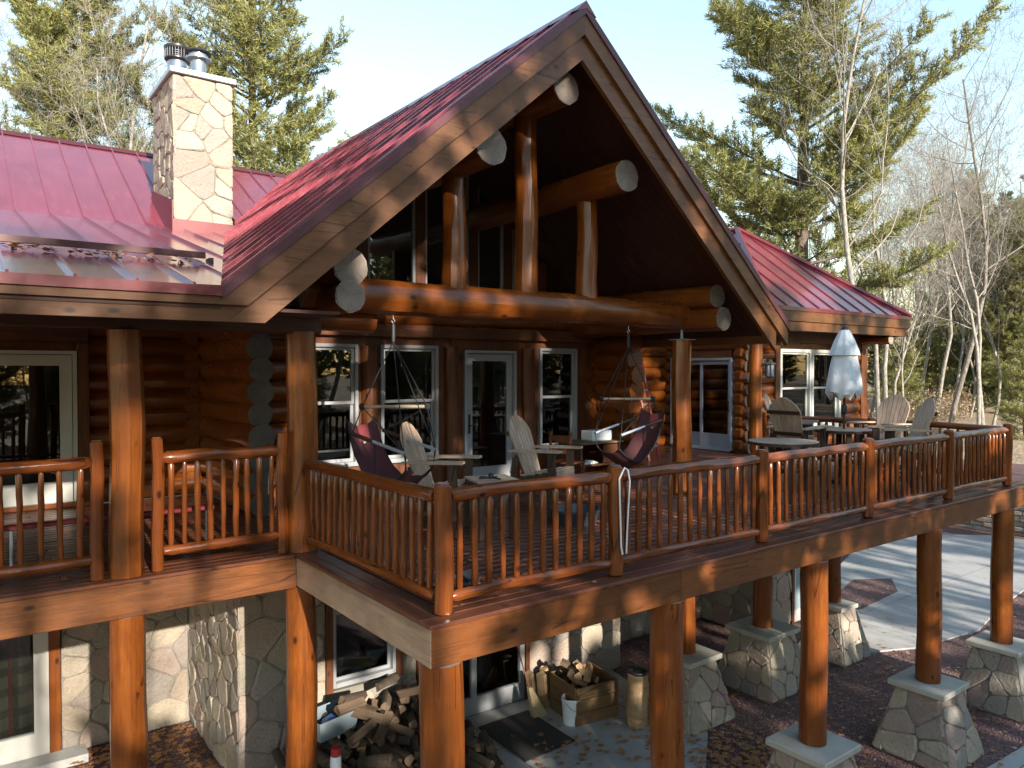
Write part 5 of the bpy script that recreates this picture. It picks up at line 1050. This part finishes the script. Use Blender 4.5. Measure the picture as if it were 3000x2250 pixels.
def unit(v): return v / (np.linalg.norm(v) + 1e-9)
def bare_tree(seed, H, r0, limbs=15, fork=False, twig=4, spread=1.0, clear=.35):
    rg = np.random.default_rng(seed); trunk, crown = NB(), NB()
    def grow(p, d, L, r, lev, nseg):
        P = [p.copy()]; D = d.copy()
        for i in range(nseg):
            D = unit(D + rg.normal(0, .10 + .05 * lev, 3) + np.array([0, 0, .10 + .03 * lev])); p = p + D * L / nseg; P.append(p.copy())
        return np.array(P)
    def rec(p, d, L, r, lev):
        nseg = (9, 6, 4, 3, 2)[lev]; P = grow(p, d, L, r, lev, nseg); tt = np.linspace(0, 1, nseg + 1); Rr = r * (1 - tt * (.80 if lev == 0 else .72)) + .002
        (trunk if lev == 0 else crown).tube(P, Rr, (9, 6, 4, 3, 3)[lev])
        if lev >= twig: return
        n = (limbs, 6, 5, 4)[lev]
        for i in range(n):
            t = (clear + (1 - clear) * (i + rg.random()) / n) if lev == 0 else (.25 + .75 * (i + rg.random()) / n); f = t * nseg; k = min(int(f), nseg - 1); q = P[k] + (P[k + 1] - P[k]) * (f - k); ax = unit(P[k + 1] - P[k])
            az = rg.random() * 6.283; o = unit(np.cross(ax, [math.cos(az), math.sin(az), .3])); w = (.75 + .35 * rg.random()) * spread if lev == 0 else .75 + .3 * rg.random()
            nd = unit(ax * math.cos(w) + o * math.sin(w)); LL = (H * (.34 - .17 * t) if lev == 0 else L * (.62 - .25 * t)) * (.7 + .6 * rg.random()); rec(q, nd, LL, max(.0035, r * (1 - .78 * t) * (.42 if lev == 0 else .5)), lev + 1)
    if fork:
        for a in range(fork): az = a * 6.283 / fork + rg.random(); rec(np.array([.15 * math.cos(az), .15 * math.sin(az), -.3]), unit(np.array([.13 * math.cos(az), .13 * math.sin(az), 1])), H * (.8 + .2 * rg.random()), r0 * .7, 0)
    else: rec(np.array([0, 0, -.3]), np.array([rg.normal(0, .05), rg.normal(0, .05), 1.]), H, r0, 0)
    return trunk, crown
def conifer(seed, H, r0, base=.22, Lmax=4.2, gap=.55, droop=.0, tl=.23, tw=.036, per=14, dens=1.3, top=.75, per_whorl=5, sp=.11):
    rg = np.random.default_rng(seed); trunk, need = NB(), NB(); br = trunk
    zz = np.linspace(-.3, H, 12); xy = np.cumsum(rg.normal(0, .05, (12, 2)), 0); P = np.column_stack([xy, zz]); trunk.tube(P, r0 * (1 - .93 * np.linspace(0, 1, 12)) + .01, 10)
    def tp(z): return np.array([np.interp(z, zz, xy[:, 0]), np.interp(z, zz, xy[:, 1]), z])
    tufts = []; dirs = []
    z = H * base
    while z < H * .985:
        t = (z / H - base) / (1 - base); Lp = Lmax * ((1 - t) ** top) * (.55 + .45 * min(1, t * 4 + .25)) * (1 + .25 * math.sin(z * 1.7 + seed))
        n = per_whorl if t < .8 else 4; a0 = rg.random() * 6.28
        for i in range(n):
            if rg.random() < .16: continue
            L = Lp * rg.uniform(.35, 1.25) + .25; az = a0 + i * 6.283 / n + rg.normal(0, .35); el = .20 + .55 * t - droop + rg.normal(0, .16)
            D = np.array([math.cos(az) * math.cos(el), math.sin(az) * math.cos(el), math.sin(el)]); m = 6; q = tp(z + rg.normal(0, .12)); Q = [q]
            for j in range(m): D = unit(D + np.array([0, 0, .085 - droop * .25]) + rg.normal(0, .06, 3)); q = q + D * L / m; Q.append(q)
            Q = np.array(Q); br.tube(Q, r0 * .20 * (L / Lmax) * (1 - .9 * np.linspace(0, 1, m + 1)) + .006, 4)
            ns = max(3, int(L * 4.2 * dens))
            for j in range(ns):
                f = .22 + .78 * (j + rg.random()) / ns; fk = f * m; k = min(int(fk), m - 1); q = Q[k] + (Q[k + 1] - Q[k]) * (fk - k); ax = unit(Q[k + 1] - Q[k]); sd = unit(np.cross(ax, [0, 0, 1])) * (1 if j % 2 else -1)
                SL_ = (.40 + .80 * (1 - f)) * min(1.6, L * .5) * rg.uniform(.6, 1.25); sdv = unit(ax * .62 + sd * .85 + np.array([0, 0, .22 - droop * .5 + rg.normal(0, .30)]) + rg.normal(0, .18, 3)); e = q + sdv * SL_
                br.tube(np.array([q, e]), np.array([.009, .004]), 3)
                nt_ = max(1 if sp > .2 else 2, int(SL_ / sp)); fr = (np.arange(nt_) + .6) / nt_
                tufts.append(q + (e - q) * fr[:, None]); dirs.append(np.repeat((sdv + np.array([0, 0, .25]))[None], nt_, 0))
            tufts.append(Q[-1:]); dirs.append(unit(Q[-1] - Q[-2])[None])
        z += gap * rg.uniform(.6, 1.35) * (1 - .45 * t)
    T = np.concatenate(tufts); Dd = np.concatenate(dirs); N = len(T); Tn = np.repeat(T, per, 0) + rg.normal(0, .05, (N * per, 3)); Dn = np.repeat(Dd, per, 0)
    d = Dn * .75 + rg.normal(0, .62, (N * per, 3)); d /= np.linalg.norm(d, axis=1)[:, None]; L = tl * rg.uniform(.6, 1.2, (N * per, 1)); s = np.cross(d, rg.normal(0, 1, (N * per, 3))); s /= np.linalg.norm(s, axis=1)[:, None]
    need.tris(np.stack([Tn - s * tw / 2, Tn + s * tw / 2, Tn + d * L], 1)); return trunk, need
def put(name, src, x, y, s, rz, lab, grp, cat='tree', zoff=0.0):
    t = thing(name, lab, cat, (x, y, float(hgt(x, y)) - .05 + zoff), grp, world=False, rotz=rz); t.scale = (s, s, s)
    link('trunk', src[0], t); link('crown', src[1], t); return t
def ray_xy(Dx, d): q = (Dx - 1106) / 1618 * d; return .8 * q + .6 * d, .8 * d - .6 * q
def mk(pair, m0, m1): return pair[0].mesh('trunk', m0), pair[1].mesh('crown', m1)
PINE = [mk(conifer(1, 22, .26, .25, 4.6, .85, top=.5, dens=1.25), 'bark_pine', 'needles'), mk(conifer(2, 24, .34, .20, 6.2, 1.0, per_whorl=5, dens=1.3, per=13, top=.42), 'bark_pine', 'needles'), mk(conifer(3, 18, .22, .15, 3.7, .62, top=.55), 'bark_pine', 'needles')]
AIRY = [mk(conifer(4, 21, .24, .34, 4.2, 1.5, tl=.42, tw=.27, top=.5, dens=.78, per=9, per_whorl=4, sp=.45), 'bark_pine', 'needles'), mk(conifer(5, 19, .22, .30, 4.0, 1.4, tl=.42, tw=.27, top=.5, dens=.78, per=9, per_whorl=4, sp=.45), 'bark_pine', 'needles')]
TOPPY = [mk(conifer(6, 18.5, .2, .735, 2.7, .9, tl=.40, tw=.22, top=.5, dens=.7, per=8, per_whorl=4, sp=.45), 'bark_pine', 'needles')]
HEM = [mk(conifer(11, 14, .18, .04, 3.3, .36, .18, .18, .045, 8, 1.2, .9, 6), 'bark_pine', 'needles_dark'), mk(conifer(12, 9, .12, .03, 2.4, .3, .12, .16, .04, 8, 1.2, .9, 6), 'bark_pine', 'needles')]
BARE = [mk(bare_tree(21, 19, .15, 18), 'bark_grey', 'bark_grey'), mk(bare_tree(22, 21, .145, 17, clear=.38), 'bark_white', 'bark_white'), mk(bare_tree(23, 17, .11, 18, spread=.8), 'bark_grey', 'bark_grey'), mk(bare_tree(24, 20, .17, 13, fork=2, clear=.35), 'bark_white', 'bark_white'), mk(bare_tree(25, 13, .075, 16, clear=.25), 'bark_white', 'bark_white')]
# dried-leaf understory shrub
def shrub(seed):
    rg = np.random.default_rng(seed); tr, lf = NB(), NB(); pos = []
    for i in range(26):
        az = rg.random() * 6.28; D = unit(np.array([math.cos(az) * .5, math.sin(az) * .5, .8 + rg.random() * .5])); p = np.array([rg.normal(0, .2), rg.normal(0, .2), 0.]); P = [p]
        for j in range(5): D = unit(D + rg.normal(0, .2, 3)); p = p + D * .42; P.append(p)
        P = np.array(P); tr.tube(P, np.linspace(.014, .004, 6), 4)
        for j in range(30): f = rg.uniform(1.2, 5); k = min(int(f), 4); pos.append(P[k] + (P[k + 1] - P[k]) * (f - k) + rg.normal(0, .16, 3))
    pos = np.array(pos); n = len(pos); a = rg.normal(0, 1, (n, 3)); a /= np.linalg.norm(a, axis=1)[:, None]; b = np.cross(a, rg.normal(0, 1, (n, 3))); b /= np.linalg.norm(b, axis=1)[:, None]
    lf.tris(np.concatenate([np.stack([pos - b * .03, pos + b * .03, pos + a * .11], 1), np.stack([pos - b * .03, pos + b * .03, pos - a * .05], 1)])); return tr, lf
SHR = mk(shrub(5), 'bark_grey', 'beech')
# individually placed trees in view
def T(kind, Dx, d, s, name, lab, grp, rz=0.0, zoff=0.0): x, y = ray_xy(Dx, d); return put(name, kind, x, y, s, rz, lab, grp, zoff=zoff)
T(PINE[0], 150, 32, 1.02, 'pine_tree', 'pine rising behind the red roof left of the chimney', 'pines', 1.0)
T(PINE[1], 550, 29, .92, 'pine_tree', 'tall pine rising between the chimney and the porch gable', 'pines', 2.4)
T(PINE[1], 1722, 33, 1.16, 'pine_tree', 'big white pine with wide upswept limbs behind the hipped roof', 'pines', .5)
T(PINE[2], 2230, 52, .95, 'pine_tree', 'sunlit pine at the edge of the far clearing', 'pines', .3)
T(PINE[0], 2330, 40, .8, 'pine_tree', 'pine beside the road with boughs reaching into the clearing', 'pines', 1.3)
T(HEM[0], 2125, 60, .95, 'hemlock_tree', 'dark low-branched hemlock behind the far clearing', 'hemlocks', .2); T(HEM[0], 2205, 66, 1.1, 'hemlock_tree', 'taller dark hemlock at the right of the clearing', 'hemlocks', 2.2); T(HEM[1], 1945, 46, .8, 'hemlock_tree', 'small green hemlock behind the yellow railing', 'hemlocks', 1.2); T(HEM[1], 2060, 70, 1.2, 'hemlock_tree', 'small hemlock among the bare trunks', 'hemlocks', 3.0); T(HEM[0], 1900, 85, .9, 'hemlock_tree', 'distant hemlock between the bare trunks', 'hemlocks', 4.0)
T(PINE[2], -60, 44, 1.0, 'pine_tree', 'pine at the outer end of the red roof', 'pines', 2.0); T(HEM[0], 420, 55, .9, 'hemlock_tree', 'dark conifer low behind the chimney', 'hemlocks', 2.0)
bl = [(1, 1832, 30, 1.0, 0.4, 'white-barked bare tree with a straight trunk right of the big pine'), (3, 1905, 33, .95, 1.3, 'twin-stemmed pale bare tree behind the sun room roof'), (0, 2045, 40, 1.0, 2.0, 'stout pale bare tree at the edge of the clearing'), (1, 2012, 44, .85, .9, 'slender white bare tree beside the stout one'), (4, 1965, 38, .9, 3.1, 'leaning thin white birch behind the far railing'), (4, 2092, 50, 1.0, 1.0, 'thin bare sapling in the clearing'), (2, 1875, 50, 1.0, .1, 'grey bare tree among the far trunks'), (0, 1800, 46, .95, 5, 'grey bare tree partly hidden by the big pine'), (2, 2150, 62, 1.0, 4, 'bare tree before the dark hemlocks'), (1, 2190, 45, .8, 2, 'white bare tree at the right of the clearing'),
      (1, 318, 27, .80, 1.1, 'white forked bare tree just left of the chimney'), (4, 372, 25, 1.1, 2.2, 'thin bare tree behind the chimney flues'), (0, 45, 30, .92, .7, 'grey bare tree with long limbs over the left roof'), (2, 255, 38, 1.0, 1.9, 'bare tree between the left pine and the chimney'), (2, 120, 48, 1.0, 2.5, 'bare tree behind the left pine'), (0, 470, 45, .9, 3.3, 'bare tree behind the tall pine'), (2, 660, 52, .85, .3, 'bare tree low over the porch roof, nearer the pine'), (0, 730, 60, .85, 4.3, 'bare tree low over the porch roof, farther from the pine'), (2, 810, 70, .85, 1.3, 'small distant bare tree above the porch roof'), (1, -40, 34, .95, 5, 'white bare tree at the outer end of the roof'), (0, 200, 60, 1.0, 5.2, 'distant grey bare tree behind the left roof'), (1, 20, 70, 1.0, 4.2, 'distant white bare tree behind the left roof'),
      (2, 1560, 55, .8, 2.2, 'bare tree low behind the gable, left of the big pine'), (0, 1640, 60, .9, 1.2, 'grey bare tree behind the big pine'), (2, 1760, 66, .9, 0.3, 'thin bare tree behind the big pine trunk'), (1, 1940, 60, .9, 5.5, 'white bare tree in the second row of the woods'), (0, 2000, 70, .95, 3.6, 'grey bare tree in the second row of the woods'), (2, 2080, 78, 1.0, 2.6, 'bare tree deep in the woods beyond the clearing')]
for k_, Dx, d, s, rz, lab in bl: T(BARE[k_], Dx, d, s, 'bare_tree', lab, 'bare trees', rz)
more = [(3, 2120, 36, .85, 1.7, 'pale twin-stemmed bare tree beside the road'), (1, 1985, 52, .95, 2.9, 'white trunk standing between the birch and the stout tree'), (0, 2025, 58, 1.0, .2, 'grey trunk behind the stout tree'), (2, 2065, 64, 1.05, 3.9, 'grey trunk behind the thin sapling'), (4, 1935, 41, 1.15, 4.9, 'thin white sapling over the yellow railing'), (4, 2052, 47, 1.2, 5.9, 'thin white sapling at the stout tree'), (1, 1955, 66, 1.1, 1.5, 'far white trunk above the shrubs'), (4, 2140, 44, 1.2, 0.9, 'slanting thin sapling before the hemlock'), (0, 2160, 72, 1.1, 2.4, 'far grey tree behind the hemlock'), (2, 1850, 58, 1.0, 3.4, 'grey bare tree left of the hipped roof corner'), (0, 1890, 72, 1.0, 1.9, 'far grey bare tree over the hipped roof'), (3, 1975, 80, 1.0, 1.1, 'far twin-stemmed tree above the shrubs'), (2, 300, 46, 1.05, .6, 'grey bare tree behind the white forked one'), (0, 90, 40, 1.0, 3.3, 'grey bare tree beside the left pine'), (1, 400, 50, 1.0, 2.0, 'white bare tree behind the flues')]
for k_, Dx, d, s, rz, lab in more: T(BARE[k_], Dx, d, s, 'bare_tree', lab, 'bare trees', rz)
T(PINE[2], 2095, 58, 1.0, 'pine_tree', 'green pine behind the clearing between bare trunks', 'pines', .9); T(PINE[2], 2190, 47, .75, 'pine_tree', 'young pine at the right of the clearing', 'pines', 2.9); T(HEM[0], 2165, 54, 1.15, 'hemlock_tree', 'dark hemlock with boughs to the ground at the clearing', 'hemlocks', 1.0); T(HEM[1], 2030, 66, 1.3, 'hemlock_tree', 'green hemlock behind the tan shrubs', 'hemlocks', .4); T(HEM[1], 1985, 58, 1.0, 'hemlock_tree', 'small hemlock just behind the leaning birch', 'hemlocks', 2.4); T(HEM[1], 2215, 38, .7, 'hemlock_tree', 'young evergreen at the road edge', 'hemlocks', 1.4)
for i, (Dx, d, s) in enumerate(((1975, 40, 1.0), (2030, 43, 1.1), (2000, 47, 1.2), (1950, 44, 1.0), (2075, 52, 1.0), (2110, 56, 1.1), (1925, 39, .8))):
    x, y = ray_xy(Dx, d); put('shrub', SHR, x, y, s, i * 1.1, 'tan dried-leaf shrub at the edge of the woods', 'dried-leaf shrubs', 'shrub')
# woods far behind, one mass
def far_mass():
    rg = np.random.default_rng(77); parts_V = []; parts_T = []; n = 0
    lo_ = [bare_tree(s_, 16, .16, 12, twig=3, clear=.2) for s_ in (61, 62, 63)]; arr = []
    for a, b in lo_:
        va, ta = a.arrays(); vb, tb = b.arrays(); arr.append((np.concatenate([va, vb]), np.concatenate([ta, tb + len(va)])))
    for i in range(170):
        Dx = rg.uniform(-300, 950) if i % 3 == 0 else (rg.uniform(1450, 2350) if i % 3 == 1 else rg.uniform(-700, 2900)); d = rg.uniform(66, 140); x, y = ray_xy(Dx, d)
        V, Tt = arr[i % 3]; s = rg.uniform(.75, 1.1); a = rg.random() * 6.28; c_, s_ = math.cos(a), math.sin(a); W = np.column_stack([V[:, 0] * c_ - V[:, 1] * s_, V[:, 0] * s_ + V[:, 1] * c_, V[:, 2]]) * s + np.array([x, y, float(hgt(x, y))])
        parts_V.append(W); parts_T.append(Tt + n); n += len(W)
    return np.concatenate(parts_V), np.concatenate(parts_T)
print('TRIS', [len(x[1].polygons) for x in PINE + HEM + BARE])
V_, T_ = far_mass(); link('far_woods', npmesh('far_woods', V_, T_, 'bark_grey'), label='distant bare winter woods behind the house', cat='woods', kind='stuff')
def far_ever():
    rg = np.random.default_rng(78); tr, nd = conifer(71, 16, .2, .06, 3.6, .6, .1, .5, .07, 5, .5, .9, 5); V, Tt = nd.arrays(); VV_ = []; TT = []; n = 0
    for i in range(34):
        Dx = rg.uniform(-600, 2800); d = rg.uniform(85, 160); x, y = ray_xy(Dx, d); s = rg.uniform(.6, 1.1); a = rg.random() * 6.28; c_, s_ = math.cos(a), math.sin(a)
        VV_.append(np.column_stack([V[:, 0] * c_ - V[:, 1] * s_, V[:, 0] * s_ + V[:, 1] * c_, V[:, 2]]) * s + np.array([x, y, float(hgt(x, y))])); TT.append(Tt + n); n += len(V)
    return np.concatenate(VV_), np.concatenate(TT)
V_, T_ = far_ever(); link('far_evergreens', npmesh('far_evergreens', V_, T_, 'needles_dark'), label='distant evergreens mixed into the winter woods', cat='woods', kind='stuff')
# the woods that face the deck: they stand towards the sun and dapple the house
shade = [('p', 0, 3.3, -15, .92, .4), ('p', 1, 5.2, -24, 1.1, 2.4), ('p', 1, 5.4, -8.5, .8, 1.1), ('p', 0, 8.6, -22, 1.0, 1.9), ('p', 0, 10.2, -9.5, .78, 3.0), ('p', 1, 11.9, -19, 1.08, .8), ('p', 0, 15.4, -20, .95, 2.8), ('p', 1, 18.8, -18, 1.0, 4.4), ('p', 0, 23, -24, .98, 1.4), ('t', 0, -1.4, -17, .93, 1.0), ('t', 0, 1.0, -18, .95, 2.7), ('t', 0, -4.6, -18, .92, 4.0), ('t', 0, 3.2, -21, 1.18, 5.0), ('t', 0, 5.6, -19, 1.12, 3.2), ('b', 0, 1.2, -13, .7, 1.0), ('b', 3, -2.4, -24, .9, 2.0), ('b', 2, -6, -20, .95, 0.2), ('b', 0, 13.3, -13, .95, 4.0), ('b', 2, 6.4, -27, 1.0, 3.0), ('b', 1, -9, -26, .8, 3.0), ('p', 1, -14, -24, .9, 1.0), ('b', 3, 27, -22, 1.0, 1.0)]
for i, (kd, vi, x, y, s, rz) in enumerate(shade):
    put('bare_tree' if kd == 'b' else 'pine_tree', AIRY[vi] if kd == 'p' else TOPPY[0] if kd == 't' else BARE[vi], x, y, s, rz, 'pine in the woods facing the deck across the yard' if kd != 'b' else 'bare tree in the woods facing the deck across the yard', 'pines facing the deck' if kd != 'b' else 'bare trees facing the deck')

# deeper woods on the sunward side and around the yard, dim and low enough to leave the sun free
rg = np.random.default_rng(5); n_ = 0
ring = []
for i in range(78): ring.append((rg.uniform(-50, 65), rg.uniform(-66, -36)))
for i in range(18): ring.append((rg.uniform(32, 55), rg.uniform(-36, -6)))
for i in range(16): ring.append((rg.uniform(-48, -24), rg.uniform(-36, 8)))
for i in range(60): ring.append((rg.uniform(60, 130), rg.uniform(-75, -12)))
for x, y in ring:
    kd = rg.random(); top = .36 * (5 - y) - 4.8; src, h, nm_ = ((AIRY[0], 21, 'pine_tree') if kd < .3 else (AIRY[1], 19, 'pine_tree') if kd < .5 else (HEM[0], 14, 'hemlock_tree') if kd < .85 else (BARE[0], 19, 'bare_tree'))
    s = min(1.15, (top + 3.9) / h) * rg.uniform(.82, 1.0)
    if x > 60: s = rg.uniform(.8, 1.1)
    if s < .38: continue
    put(nm_, src, float(x), float(y), float(s), float(rg.random() * 6.28), {'p': 'pine deep in the woods on the sunward side of the yard', 'h': 'hemlock deep in the woods on the sunward side of the yard', 'b': 'bare tree deep in the woods on the sunward side of the yard'}[nm_[0]], {'p': 'pines deep in the sunward woods', 'h': 'hemlocks deep in the sunward woods', 'b': 'bare trees deep in the sunward woods'}[nm_[0]])
